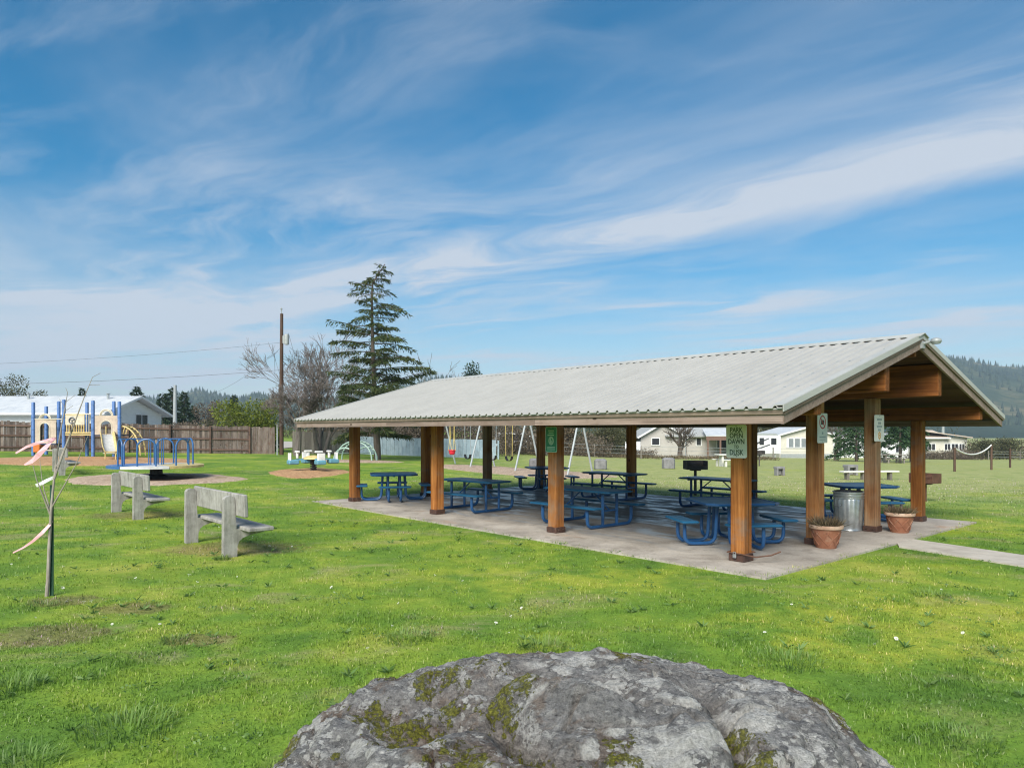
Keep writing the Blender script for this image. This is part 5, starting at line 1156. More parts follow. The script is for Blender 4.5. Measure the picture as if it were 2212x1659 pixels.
# ------------------------------------------------------------------ daisies, litter and weeds in the lawn
dm = MB()
for k in range(9):
    a = k * 2 * math.pi / 9; dm.add([(0.004 * math.cos(a), 0.004 * math.sin(a), .05), (.022 * math.cos(a - .25), .022 * math.sin(a - .25), .056), (.027 * math.cos(a), .027 * math.sin(a), .052), (.022 * math.cos(a + .25), .022 * math.sin(a + .25), .056)], [(0, 1, 2, 3)])
dm.tube([(0, 0, 0), (.003, 0, .05)], .0015, 4); dm = dm.mesh('daisy', 'petal')
rng = random.Random(5); n_ = 0
while n_ < 60:
    if n_ < 48: vx, vy = rng.uniform(10, 1150), rng.triangular(1060, 1420, 1180)
    else: vx, vy = rng.uniform(1150, 2200), rng.uniform(1210, 1500)
    y = 1528 * 1.95 / (vy - 930); x = PX(vx, y)
    if not keep(np.array([x]), np.array([y]))[0]: continue
    o = link('daisy', dm, loc=(x, y, gz(x, y) - .012), rot=(rng.uniform(-.7, .7), rng.uniform(-.7, .7), rng.uniform(0, 6))); s = rng.uniform(.4, .85); o.scale = (s, s, s)
    tag(o, 'tiny white daisy in the lawn', 'flower', 'white daisies in the lawn'); n_ += 1
def tuft(label, vx, vy, rad, hgt, n, seed):
    y = 1528 * 1.95 / (vy - 930); x = PX(vx, y); rng = np.random.default_rng(seed)
    a = rng.random(n) * 6.283; r = np.sqrt(rng.random(n)) * rad; b = np.stack([r * np.cos(a), r * np.sin(a), np.full(n, -.01)], -1); az = a + rng.normal(0, .6, n); ln = rng.uniform(.15, 1.25, n); h = hgt * rng.uniform(.45, 1.15, n); w_ = rng.uniform(.006, .011, n)
    d = np.stack([np.cos(az), np.sin(az), np.zeros(n)], -1); s = np.stack([-np.sin(az), np.cos(az), np.zeros(n)], -1); up = np.array([0, 0, 1.0]); V = [b - s * w_[:, None] / 2, b + s * w_[:, None] / 2]
    for u, q in ((.5, .45), (.8, .8)):
        c = b + d * (h * u * np.sin(ln * q))[:, None] + up * (h * u * np.cos(ln * q))[:, None]; V += [c + s * w_[:, None] * .45 * (1.1 - u * .5), c - s * w_[:, None] * .45 * (1.1 - u * .5)]
    V.append(b + d * (h * np.sin(ln))[:, None] + up * (h * np.cos(ln) * .95)[:, None]); V = np.stack(V, 1).reshape(-1, 3); i = np.arange(n) * 7
    T = np.concatenate([np.stack(q, -1) for q in ((i, i + 1, i + 2), (i, i + 2, i + 3), (i + 3, i + 2, i + 4), (i + 3, i + 4, i + 5), (i + 5, i + 4, i + 6))])
    tag(link('grass_tuft', np_mesh('grass_tuft', V, T, 'tuft_blade', np.repeat(rng.random(n), 7)), loc=(x, y, gz(x, y))), label, 'grass tuft', 'coarse grass tufts in the lawn')
for k, (lab, vx, vy, rad, hg, n) in enumerate((('widest coarse grass tuft at the lower left', 275, 1580, .30, .12, 300), ('coarse grass tuft cut by the left edge of the photo', 18, 1490, .22, .13, 200), ('coarse grass tuft just behind the top of the boulder', 1170, 1400, .22, .11, 220), ('coarse grass tuft left of the boulder top', 880, 1380, .24, .09, 220), ('coarse grass tuft right of the boulder top', 1700, 1430, .30, .10, 260), ('small dark grass tuft left of the boulder', 375, 1385, .12, .08, 110), ('coarse grass tuft round the foot of the sapling', 92, 1310, .22, .08, 160), ('small grass tuft at the foot of the nearest bench', 480, 1208, .12, .10, 120), ('coarse grass tuft at the lower left corner of the photo', 60, 1650, .20, .12, 140), ('low grass tuft in the lawn at the right edge', 2080, 1600, .22, .08, 180), ('low grass tuft between boulder and path', 2010, 1285, .22, .08, 160))): tuft(lab, vx, vy, rad, hg, n, 40 + k)
# ------------------------------------------------------------------ board fence on the left
def fence(label, A, B, hgt, bw, mat, rail, top_var=.03, posts=2.4, rails=(.25, .95, 1.55), front=True, seed=1):
    A, B = Vector(A), Vector(B); d = (B - A); L_ = d.length; d.normalize(); rz = math.atan2(d.y, d.x); rng = random.Random(seed)
    t_ = thing('fence', label, 'fence', (A.x, A.y, 0), rz); n = int(L_ / bw)
    meshes = [MB().box((0, 0, h / 2 - .1), (bw * .955, .02, h + .2)).mesh('board', mat) for h in (hgt, hgt * .985, hgt * 1.012)]
    for i in range(n):
        x = (i + .5) * bw; wx, wy = A.x + d.x * x, A.y + d.y * x
        link('board', rng.choice(meshes), t_, loc=(x, rng.uniform(-.006, .006), gz(wx, wy) + rng.uniform(-top_var, top_var)), rot=(0, rng.uniform(-.006, .006), 0))
    k = int(L_ / posts); s = -1 if front else 1
    pm = MB().bbox((0, 0, hgt / 2), (.11, .11, hgt + .1), .01).mesh('fence_post', rail)
    for i in range(k + 1):
        x = min(L_ - .06, i * posts + .06); wx, wy = A.x + d.x * x, A.y + d.y * x; link('fence_post', pm, t_, loc=(x, s * .10, gz(wx, wy) - .05))
        if i < k:
            x2 = min(L_, (i + 1) * posts + .06); g0, g1 = gz(wx, wy), gz(A.x + d.x * x2, A.y + d.y * x2)
            for z in rails: MB().beam((x + .055, s * .045, z * hgt / 1.8 + g0), (x2 - .055, s * .045, z * hgt / 1.8 + g1), .045, .10).build('rail', rail, t_)
    return t_
fence('weathered brown board fence behind the playground', (-38.0, 40.2), (-15.9, 47.6), 1.80, .155, 'fence_wood', 'fence_rail', seed=3)
fence('grey board fence behind the bare tree', (-15.2, 49.0), (-11.6, 50.6), 1.55, .16, 'grey_timber', 'fence_rail', .05, 1.9, (.3, 1.4), False, seed=4)
fence('pale blue panel fence behind the cedar trunk', (-13.6, 51.6), (-0.9, 48.4), 1.28, .30, 'blue_panel', 'blue_panel', .01, 2.6, (.3, 1.4), False, seed=5)
def wire_fence(label, A, B, step, h, seed):
    A, B = Vector(A), Vector(B); d = B - A; n = max(1, int(d.length / step)); t_ = thing('wire_fence', label, 'fence', (A.x, A.y, 0))
    for i in range(n + 1):
        p = d * (i / n); z = gz(A.x + p.x, A.y + p.y); MB().bbox((p.x, p.y, z + h / 2 - .05), (.10, .10, h + .1), .01).build('fence_post', 'grey_timber', t_)
    for z0 in (h * .35, h * .65, h * .92):
        MB().tube([(d.x * i / n, d.y * i / n, z0 + gz(A.x + d.x * i / n, A.y + d.y * i / n)) for i in range(n + 1)], .014, 4).build('wire', 'light_grey_metal', t_)
wire_fence('post and wire fence along the back of the field before the houses', (PX(1180, 66), 66), (PX(1760, 72), 72), 4.2, 1.25, 1)
wire_fence('grey post and rail fence at the far right edge of the field', (PX(2135, 92), 92), (PX(2420, 88), 88), 3.0, 1.2, 2)

# ------------------------------------------------------------------ poles and wires
def pole(label, vx, y, top_vy, r, mat, extra=True):
    x = PX(vx, y); g = gz(x, y); h = PZ(top_vy, y) - g; t_ = thing('utility_pole', label, 'pole', (x, y, g))
    MB().tube([(0, 0, -.3), (0, 0, h * .5), (.02, 0, h)], [r * 1.25, r * 1.1, r * .85], 12).build('pole_shaft', mat, t_, smooth=True)
    return t_, Vector((x, y, g)), h
pl, pb, ph = pole('tall brown utility pole with a grey transformer, left of the cedar', 608, 46.5, 678, .118, 'pole_wood')
MB().lathe([(.05, 0), (.15, .03), (.16, .62), (.13, .69), (.04, .72)], 16).build('transformer', 'light_grey_metal', pl, loc=(.36, -.05, ph - 2.05), smooth=True)
MB().box((.22, -.02, ph - 1.7), (.25, .10, .5)).build('bracket', 'light_grey_metal', pl); MB().tube([(0, 0, ph), (0, 0, ph + .28)], .035, 6).lathe([(.05, ph + .26), (.07, ph + .32), (.03, ph + .40)], 8).build('top_insulator', 'light_grey_metal', pl)
MB().tube([(.50, -.1, ph - 1.3), (.80, -.1, ph - 2.4), (.75, -.1, ph - 3.4), (.3, -.1, ph - 3.6), (.1, -.1, ph - 3.2)], .012, 5).tube([(-.45, 0, ph - 3.0), (-.42, 0, ph - 4.2), (-.1, 0, ph - 4.5)], .012, 5).build('drop_cable', 'wire_dark', pl)
MB().tube([(-.20, -.22, -.2), (-.20, -.22, 2.0)], .05, 8).build('conduit', 'swing_white', pl)
pole('pale slim pole standing behind the board fence', 378, 66, 832, .16, 'light_grey_metal'); pole('grey pole standing behind the trailer', 1640, 118, 905, .14, 'light_grey_metal'); pole('grey pole beyond the tan roofed house', 2037, 150, 918, .30, 'light_grey_metal')
def wire(label, a, b, sag, r=.016):
    a, b = Vector(a), Vector(b); pts = []
    for k in range(25):
        u = k / 24; p = a.lerp(b, u); p.z -= sag * 4 * u * (1 - u); pts.append(p)
    tag(MB().tube(pts, r, 5).build('power_line', 'wire_dark'), label, 'wire', 'power lines from the utility pole')
tp = pb + Vector((0, 0, ph))
wire('upper power line running left from the pole', tp + Vector((-.1, 0, -1.9)), (-60, 44, PZ(783, 44)), .9, .008); wire('lower power line running left from the pole', tp + Vector((-.1, 0, -3.7)), (-60, 44, PZ(812, 44)), .8, .011)
wire('slanting guy line from the pole to behind the fence', tp + Vector((-.1, 0, -2.3)), (PX(430, 62), 62, PZ(860, 62)), .5, .008)

# ------------------------------------------------------------------ houses
def window(parent, c, w_, h_, face, trim='white_trim', glass='window_dark', split=1):
    """face: outward unit normal in XY"""
    n = Vector((face[0], face[1], 0)); s = Vector((-n.y, n.x, 0)); c = Vector(c); m = MB()
    q = Matrix(((s.x, n.x, 0), (s.y, n.y, 0), (0, 0, 1)))
    def bx(dx, dn, dz, sx, sn, sz, mm): mm.box(c + s * dx + n * dn + Vector((0, 0, dz)), (sx, sn, sz), q)
    b = .10
    for dz, hh in ((h_ / 2, b), (-h_ / 2, b)): bx(0, .03, dz, w_ + b, .07, hh, m)
    for k in range(split + 1): bx(-w_ / 2 + w_ * k / split, .031, 0, b * (1 if k in (0, split) else .7), .068, h_ - b, m)
    o = m.build('window', trim, parent)
    for k in range(split):
        mm = MB(); bx(-w_ / 2 + w_ * (k + .5) / split, .008, 0, w_ / split - b * .8, .02, h_ - b * .9, mm); mm.build('pane', glass, o)
    return o
# left house: ridge runs across the picture, gable looks right
HXR, HY0, HY1, HG, HE_, HRZ = -36.9, 63.2, 74.4, .82, 3.62, 5.18
hs = thing('ranch_house', 'long pale mint sided house with a white roof behind the board fence', 'house', (HXR, HY0, HG))
def L(x, y, z): return (x - HXR, y - HY0, z - HG)
HXL = -72.0; ym = (HY0 + HY1) / 2
MB().prism([L(HXL, HY0, HG)[1:], (HY1 - HY0, 0), (HY1 - HY0, HE_ - HG), (ym - HY0, HRZ - HG - .12), (0, HE_ - HG)], HXL - HXR, -.02, 'x').build('wall', 'siding_mint', hs)
nb_ = 17; ex = .262
for i in range(nb_):                                                    # lap siding on the gable end
    z0 = HG + i * ex; zc = z0 + ex * .5
    if zc < HE_: y0, y1 = HY0, HY1
    else:
        u = (z0 + ex - HE_) / (HRZ - .12 - HE_)
        if u > .98: break
        y0, y1 = HY0 + (ym - HY0) * max(0, u), HY1 - (HY1 - ym) * max(0, u)
    MB().box(L(HXR + .012, (y0 + y1) / 2, zc), (.03, y1 - y0, ex * .93), Matrix.Rotation(R(3), 3, 'Y')).build('siding_board', 'siding_mint', hs)
for i in range(11):
    zc = HG + (i + .5) * ex
    if zc < HE_ - .05: MB().box(L((HXL + HXR) / 2, HY0 - .012, zc), (HXR - HXL, .03, ex * .93), Matrix.Rotation(R(3), 3, 'X')).build('siding_board', 'siding_mint', hs)
ov = .75; sl = (HRZ - HE_) / (ym - HY0)
for s in (0, 1):
    ya = (HY0 - ov) if s == 0 else (HY1 + ov); za = HE_ - sl * ov; xs = (HXL - .5, HXR + .9)
    vs = [L(xs[0], ya, za), L(xs[1], ya, za), L(xs[1], ym, HRZ), L(xs[0], ym, HRZ)]; vs += [(v[0], v[1], v[2] + .12) for v in vs]
    MB().add(vs, [(3, 2, 1, 0), (4, 5, 6, 7), (0, 1, 5, 4), (1, 2, 6, 5), (2, 3, 7, 6), (3, 0, 4, 7)]).build('roof', 'house_roof', hs)
    MB().beam(L(xs[1] + .03, ya, za + .02), L(xs[1] + .03, ym, HRZ + .02), .05, .20).build('barge_board', 'white_trim', hs)
    MB().beam(L(xs[0], ya + (-.03 if s == 0 else .03), za), L(xs[1], ya + (-.03 if s == 0 else .03), za), .10, .16).build('gutter', 'white_trim', hs)
for x_ in (-38.6, -46.2, -63.0): MB().tube([L(x_, ym - 1.2, HRZ - .35), L(x_, ym - 1.2, HRZ + .28)], .12, 8).lathe([(.2, 0), (.2, .06)], 10, L(x_, ym - 1.2, HRZ + .26)).build('roof_vent', 'light_grey_metal', hs)
window(hs, L(HXR + .02, 70.4, 3.02), 2.3, 1.05, (1, 0), split=2); window(hs, L(-48.6, HY0 - .03, 2.55), 1.9, 1.15, (0, -1), split=2); window(hs, L(-58.5, HY0 - .03, 2.95), 3.2, .5, (0, -1), split=3)

def gable_house(label, x0, x1, y0, y1, eave, ridge, wallm, roofm, axis='x', ov=.5, name='house'):
    g = min(gz((x0 + x1) / 2, y0), gz(x1, y0)) - .05; t_ = thing(name, label, 'house', (x0, y0, g)); W_, D_ = x1 - x0, y1 - y0; e, r_ = eave - g, ridge - g
    if axis == 'x':
        MB().prism([(0, -.3), (D_, -.3), (D_, e), (D_ / 2, r_ - .1), (0, e)], 0, W_, 'x').build('wall', wallm, t_); k = (r_ - e) / (D_ / 2)
        for s in (0, 1):
            ya, ybm = (-ov, D_ / 2) if s == 0 else (D_ + ov, D_ / 2); vs = [(-ov, ya, e - k * ov), (W_ + ov, ya, e - k * ov), (W_ + ov, ybm, r_), (-ov, ybm, r_)]
            vs += [(v[0], v[1], v[2] + .14) for v in vs]; MB().add(vs, [(3, 2, 1, 0), (4, 5, 6, 7), (0, 1, 5, 4), (1, 2, 6, 5), (2, 3, 7, 6), (3, 0, 4, 7)]).build('roof', roofm, t_)
        MB().box((W_ / 2, -ov - .02, e - k * ov + .04), (W_ + 2 * ov, .05, .18)).build('fascia', 'white_trim', t_)
    else:
        MB().prism([(0, -.3), (W_, -.3), (W_, e), (W_ / 2, r_ - .1), (0, e)], 0, D_, 'y').build('wall', wallm, t_); k = (r_ - e) / (W_ / 2)
        for s in (0, 1):
            xa, xm = (-ov, W_ / 2) if s == 0 else (W_ + ov, W_ / 2); vs = [(xa, -ov, e - k * ov), (xm, -ov, r_), (xm, D_, r_), (xa, D_, e - k * ov)]
            vs += [(v[0], v[1], v[2] + .14) for v in vs]; MB().add(vs, [(3, 2, 1, 0), (4, 5, 6, 7), (0, 1, 5, 4), (1, 2, 6, 5), (2, 3, 7, 6), (3, 0, 4, 7)]).build('roof', roofm, t_)
            MB().beam((xa, -ov - .02, e - k * ov + .05), (xm, -ov - .02, r_ + .05), .05, .20).build('barge_board', 'white_trim', t_)
    return t_, g
YH = 84.0
gh, gg = gable_house('low grey stucco house with a gable behind the shelter', PX(1384, YH), PX(1476, YH), YH, YH + 8, PZ(942, YH), PZ(915, YH), 'stucco_grey', 'shingle_grey', 'y', .45, 'stucco_house')
window(gh, ((PX(1416, YH) - PX(1384, YH)), -.02, PZ(954, YH) - gg), .95, .85, (0, -1)); 
x_ = PX(1476, YH) - PX(1384, YH); w2 = PX(1590, YH) - PX(1384, YH)
MB().box(((x_ + w2) / 2, 4.2, (PZ(943, YH) - gg) / 2 - .15), (w2 - x_ - .01, 8, PZ(943, YH) - gg + .3)).build('wing_wall', 'stucco_grey', gh)
k_ = PZ(943, YH) - gg; MB().add([(x_ - 2.2, -.45, k_ - .05), (w2 + .5, -.45, k_ - .05), (w2 + .5, 4.2, k_ + 1.55), (x_ - 2.2, 4.2, k_ + 1.55), (x_ - 2.2, -.45, k_ + .08), (w2 + .5, -.45, k_ + .08), (w2 + .5, 4.2, k_ + 1.70), (x_ - 2.2, 4.2, k_ + 1.70)], [(3, 2, 1, 0), (4, 5, 6, 7), (0, 1, 5, 4), (1, 2, 6, 5), (2, 3, 7, 6), (3, 0, 4, 7)]).build('wing_roof', 'shingle_grey', gh)
window(gh, (PX(1510, YH) - PX(1384, YH), .18, PZ(954, YH) - gg), .62, .95, (0, -1))
xp, xq = PX(1522, YH - 3) - PX(1384, YH), PX(1592, YH - 3) - PX(1384, YH)
MB().add([(xp, -3.6, k_ + .06), (xq, -3.6, k_ + .06), (xq, .3, k_ + .80), (xp + .6, .3, k_ + .80), (xp, -3.6, k_ + .18), (xq, -3.6, k_ + .18), (xq, .3, k_ + .92), (xp + .6, .3, k_ + .92)], [(3, 2, 1, 0), (4, 5, 6, 7), (0, 1, 5, 4), (1, 2, 6, 5), (2, 3, 7, 6), (3, 0, 4, 7)]).build('porch_roof', 'house_roof', gh)
MB().box(((xp + xq) / 2, -3.5, k_ - .18), (xq - xp - .1, .12, .42)).build('porch_beam', 'brown_trim', gh)
for vx in (1529, 1556, 1585): MB().box((PX(vx, YH - 3.5) - PX(1384, YH), -3.5, (k_ - .35) / 2 - .1), (.17, .17, k_ - .20)).build('porch_post', 'brown_trim', gh)
MB().tube([(x_ + .25, -.12, 0), (x_ + .25, -.12, k_ - .1)], .07, 6).build('downpipe', 'light_grey_metal', gh)
window(gh, (PX(1560, YH) - PX(1384, YH), .18, PZ(958, YH) - gg), 1.2, 1.1, (0, -1))
ch_, cg = gable_house('cream house with a low white gable right of the trailer', PX(1684, 88), PX(1800, 88), 88, 97, PZ(940, 88), PZ(924, 88), 'siding_cream', 'house_roof', 'y', .4, 'cream_house')
for vx in (1708, 1722, 1736): window(ch_, (PX(vx, 88) - PX(1684, 88), -.02, PZ(957, 88) - cg), .72, 1.15, (0, -1), split=1, glass='window_pale')
for vx in (1701, 1743): MB().box((PX(vx, 88) - PX(1684, 88), -.05, PZ(957, 88) - cg), (.3, .05, 1.25)).build('shutter', 'white_trim', ch_)
MB().box((3.3, -.06, .25), (6.4, .05, .75)).build('skirting', 'light_grey_metal', ch_)
th_, tg = gable_house('low house with a tan roof beyond the far gable post', PX(1985, 104), PX(2040, 104), 104, 112, PZ(945, 104), PZ(931, 104), 'siding_cream', 'shingle_tan', 'x', .6, 'tan_roof_house')
wm = PX(2025, 104) - PX(1985, 104); wl = PX(2090, 104) - PX(1985, 104); kz = PZ(945, 104) - tg
MB().box(((wm + wl) / 2, 3.6, kz / 2 - .1), (wl - wm, 7, kz + .2)).build('wing_wall', 'siding_cream', th_)
MB().add([(wm - 2.5, -.6, kz + .9), (wl + .4, -.6, kz - .1), (wl + .4, 5, kz + .3), (wm - 2.5, 5, kz + 1.55), (wm - 2.5, -.6, kz + 1.05), (wl + .4, -.6, kz + .05), (wl + .4, 5, kz + .45), (wm - 2.5, 5, kz + 1.7)], [(3, 2, 1, 0), (4, 5, 6, 7), (0, 1, 5, 4), (1, 2, 6, 5), (2, 3, 7, 6), (3, 0, 4, 7)]).build('wing_roof', 'shingle_tan', th_)
for vx, w_ in ((1997, .9), (2012, 1.1), (2047, .9), (2063, 1.0), (2078, .8)): window(th_, (PX(vx, 104) - PX(1985, 104), -.02 if vx < 2035 else .08, kz * .55), w_, 1.0, (0, -1), split=2)
fh, fg = gable_house('small white house half hidden behind the field cedars', PX(1800, 98), PX(1868, 98), 98, 105, PZ(946, 98), PZ(936, 98), 'white_trim', 'shingle_grey', 'x', .4, 'white_house'); window(fh, (1.2, -.02, 1.5), 1.1, 1.0, (0, -1), split=2); window(fh, (3.2, -.02, 1.5), 1.0, 1.0, (0, -1), split=2)
fw, fg2 = gable_house('white shed behind the trunks of the field cedars', PX(1905, 100), PX(1962, 100), 100, 106, PZ(945, 100), PZ(938, 100), 'white_trim', 'shingle_grey', 'x', .4, 'white_shed'); window(fw, (2.4, -.02, 1.3), 1.0, .9, (0, -1), split=2)
# trailer and parked vehicles
TX, TY = PX(1628, 82), 82.0; tz = gz(TX, TY); tr_ = thing('travel_trailer', 'white travel trailer with dark swoosh stripes parked by the cream house', 'trailer', (TX, TY, tz), R(-6))
lw = 5.6
MB().prism([(-2.6, .55), (lw * .54, .55), (lw * .54, 2.55), (lw * .45, 2.85), (-2.6, 2.95)], 0, 2.4, 'y').build('body', 'trailer_white', tr_)
MB().prism([(-2.6, 2.70), (lw * .50, 2.66), (lw * .45, 2.87), (-2.6, 2.97)], -.02, 2.42, 'y').build('roof_cap', 'light_grey_metal', tr_)
for pts in ([(-2.3, 1.2), (-.2, 1.6), (1.7, 2.35), (1.75, 2.25), (0, 1.42), (-2.3, 1.0)], [(-2.2, .85), (.3, 1.1), (2.1, 1.75), (2.1, 1.6), (.3, .95), (-2.2, .75)]): MB().prism(pts, -.012, -.004, 'y').build('stripe', 'decal_dark', tr_)
for c, w_, h_ in (((2.25, 0, 1.95), .6, .75), ((.9, 0, 1.95), .5, .8), ((-1.2, 0, 2.0), .9, .6)): MB().box((c[0], -.02, c[2]), (w_, .03, h_)).build('pane', 'window_dark', tr_)
MB().box((2.25, -.015, 1.55), (.85, .03, 1.9)).build('door', 'trailer_white', tr_)
for x_ in (-.9, -.1): MB().lathe([(.34, 0), (.36, .05), (.36, .20), (.34, .25)], 18).build('wheel', 'tyre', tr_, loc=(x_, .30, .36), rot=(R(90), 0, 0))
MB().box((2.45, .2, .3), (.1, .1, .7)).build('jack', 'light_grey_metal', tr_)
def vehicle(label, vx, y, col, rz, tall=1.0):
    x = PX(vx, y); t_ = thing('parked_van', label, 'van', (x, y, gz(x, y)), rz)
    MB().prism([(-2.3, .35), (2.2, .35), (2.3, .9), (1.5, 1.05), (.9, 1.75 * tall), (-2.2, 1.8 * tall), (-2.35, 1.0)], -.85, .85, 'y').build('body', col, t_)
    MB().prism([(-1.9, 1.12), (1.25, 1.12), (.85, 1.6 * tall), (-1.9, 1.6 * tall)], -.87, -.855, 'y').build('side_window', 'window_dark', t_)
    for a_ in (-1.45, 1.4):
        for s in (-1, 1): MB().lathe([(.30, 0), (.33, .04), (.33, .18), (.30, .22)], 16).build('wheel', 'tyre', t_, loc=(a_, s * .78 + .1, .33), rot=(R(90), 0, 0))
    for s in (-.6, .6): MB().box((2.27, s, .72), (.05, .3, .16)).build('headlight', 'window_pale', t_)
vehicle('white van parked behind the swing set', 1118, 70, 'trailer_white', R(8), 1.1); vehicle('white car parked at the left corner of the grey house', 1367, 82, 'trailer_white', R(80)); vehicle('pale car parked in the brush left of the swing legs', 1160, 78, 'white_trim', R(-5))

# ------------------------------------------------------------------ trees
def branch_tubes(m, base, d, length, r, depth, rng, spread, gravity, kids, minr, seglen=4, shrink=.68):
    pts = [Vector(base)]; rr = [r]; d = Vector(d).normalized(); ends = []
    for k in range(seglen):
        d = (d + Vector((rng.gauss(0, .13), rng.gauss(0, .13), rng.gauss(0, .09) + gravity))).normalized(); pts.append(pts[-1] + d * (length / seglen)); rr.append(max(minr, r * (1 - .45 * (k + 1) / seglen))); ends.append((pts[-1], Vector(d), rr[-1]))
    m.tube(pts, rr, 7 if r > .06 else (5 if r > .025 else 3), False)
    if depth <= 0: return
    for j in range(kids):
        p, dd, r2 = ends[min(seglen - 1, max(1 if depth < 4 else 0, int(rng.triangular(0, seglen, seglen))))]
        ax = Vector((rng.gauss(0, 1), rng.gauss(0, 1), rng.gauss(0, 1))).normalized(); nd = (dd + dd.cross(ax).normalized() * rng.uniform(.45, 1.0) * spread).normalized()
        branch_tubes(m, p, nd, length * shrink * rng.uniform(.75, 1.2), max(minr, r2 * .62), depth - 1, rng, spread, gravity, kids, minr, seglen, shrink)
def bare_tree(name, label, x, y, hgt, seed, depth=5, kids=3, r=.22, spread=.9, mat='bark_grey', lean=(0, 0), minr=.012, stems=1, shrink=.70, reach=.30):
    rng = random.Random(seed); t_ = thing(name, label, 'tree', (x, y, gz(x, y))); tm = MB(); L0 = hgt * .34
    for s in range(stems):
        a = s * 6.283 / max(1, stems); off = Vector((math.cos(a), math.sin(a), 0)) * (.18 if stems > 1 else 0); d = Vector((lean[0] + off.x * 1.6, lean[1] + off.y * 1.6, 1))
        pts = [off + Vector((0, 0, -.2))]; dd = d.normalized(); 
        for k in range(5): pts.append(pts[-1] + dd * (L0 / 5)); dd = (dd + Vector((rng.gauss(0, .06), rng.gauss(0, .06), .05))).normalized()
        tm.tube(pts, [r * (1.25 - .45 * k / 5) for k in range(6)], 9)
        cm = MB() if s == 0 else cm
        for j in range(kids + 2):
            i = rng.randint(2, 5); a2 = j * 6.283 / (kids + 2) + rng.uniform(-.4, .4); nd = (dd + Vector((math.cos(a2), math.sin(a2), .25)) * rng.uniform(.35, .95)).normalized()
            branch_tubes(cm, pts[i], nd, hgt * reach * rng.uniform(.8, 1.15), r * .55, depth - 1, rng, spread, .035, kids, minr, 4, shrink)
    tm.build('trunk', mat, t_, smooth=True); cm.build('crown', mat, t_); return t_
bare_tree('bare_tree', 'dense leafless grey tree between the utility pole and the cedar', PX(640, 45.5), 45.5, 7.6, 33, depth=6, kids=4, r=.19, spread=.80, lean=(.16, 0), minr=.009, shrink=.66, reach=.175)
bare_tree('bare_tree', 'leafless grey tree with thin upright twigs next to the cedar', PX(694, 49), 49, 8.8, 9, depth=6, kids=3, r=.13, spread=.52, minr=.009, stems=3, shrink=.70, reach=.25)
bare_tree('bare_tree', 'pollarded leafless tree in front of the grey house', PX(1468, 76), 76, 4.9, 12, depth=4, kids=4, r=.26, spread=.9, lean=(.12, 0), minr=.02, mat='bark_brown')
bare_tree('bare_tree', 'leafless grey tree left of the field cedars', PX(1806, 74), 74, 5.6, 15, depth=5, kids=3, r=.22, spread=1.0, minr=.018, mat='bark_brown')
for lab, vx, y, h, sd in (('tallest thin poplar showing above the shelter roof', 957, 130, 16.5, 21), ('thin poplar right of the tallest one above the shelter roof', 978, 132, 14.5, 22)):
    bare_tree('bare_poplar', lab, PX(vx, y), y, h, sd, depth=3, kids=3, r=.14, spread=.35, minr=.03)

def cedar():
    x0, y0 = PX(816, 43.0), 43.0; g = gz(x0, y0); H = PZ(566, y0) - g; rng = np.random.default_rng(17)
    t_ = thing('cedar_tree', 'tall drooping evergreen cedar with a bent tip behind the shelter', 'tree', (x0, y0, g))
    def tr_(u): return np.array([-.25 * math.sin(u * 2.2) + (max(0, u - .88) * 6.5) - .12 * u, .1 * math.sin(u * 5), H * (u if u < .93 else .93 + (u - .93) * .8)])
    MB().tube([tuple(tr_(k / 18) + (np.array([0, 0, -.3]) if k == 0 else 0)) for k in range(19)], [.21 * (1 - .93 * k / 18) + .012 for k in range(19)], 10).build('trunk', 'bark_brown', t_, smooth=True)
    bm = MB(); C = []; D = []; Ls = []
    nbz = 84
    for i in range(nbz):
        u = .125 + .865 * (i / nbz) ** .92; az = i * 2.39996 + rng.normal(0, .35); rad = (3.75 * (1 - u) ** .80 + .34) * rng.choice([.55, .75, .95, 1.15, 1.35], p=[.2, .2, .25, .22, .13]) * rng.uniform(.9, 1.1)
        if u > .9: rad *= .8
        if rng.random() < .10: rad *= 1.35
        p0 = tr_(u); d = np.array([math.cos(az), math.sin(az), 0]); rise = rng.uniform(.05, .40); droop = rng.uniform(.10, .62); n = 9; pts = []
        for k in range(n + 1):
            s = k / n; pts.append(p0 + d * rad * s + np.array([0, 0, rad * (rise * s - droop * s ** 2.3 * .55)]) + np.array([-d[1], d[0], 0]) * rad * .10 * math.sin(s * 3 + i))
        bm.tube([tuple(p) for p in pts], [.045 * (1 - u * .6) * (1 - .85 * k / n) + .006 for k in range(n + 1)], 4, False); pts = np.array(pts)
        dens = int(rad * (78 if u > .55 else 120 if u > .30 else 250) * rng.uniform(.4, 1.25)) + 8
        s = rng.random(dens) ** .8 * .90 + .10; idx = np.minimum((s * n).astype(int), n - 1); fr = (s * n - idx)[:, None]; c = pts[idx] * (1 - fr) + pts[idx + 1] * fr
        side = np.array([-d[1], d[0], 0]); wdt = (.08 + .28 * rad / 3.2 * np.sin(np.clip(s, 0, 1) * np.pi * .9))
        lat = rng.normal(0, 1, dens) * wdt; c = c + side * lat[:, None] + np.array([0, 0, 1]) * (-(np.abs(lat) * .28) + rng.normal(0, .03, dens))[:, None]
        dd = d[None] * rng.uniform(.2, 1.0, (dens, 1)) + side[None] * (np.sign(lat) * rng.uniform(.1, .9, dens))[:, None] + np.array([0, 0, 1]) * rng.uniform(-1.25, .05, (dens, 1))
        C.append(c); D.append(dd); Ls.append(rng.uniform(.14, .40, dens) * (1.1 - .2 * u))
    C = np.concatenate(C); D = np.concatenate(D); Ls = np.concatenate(Ls)
    bm.build('branches', 'bark_brown', t_); link('crown', leaf_mesh('crown', C, D, Ls, .060, 'cedar_needles', rng), t_)
cedar()
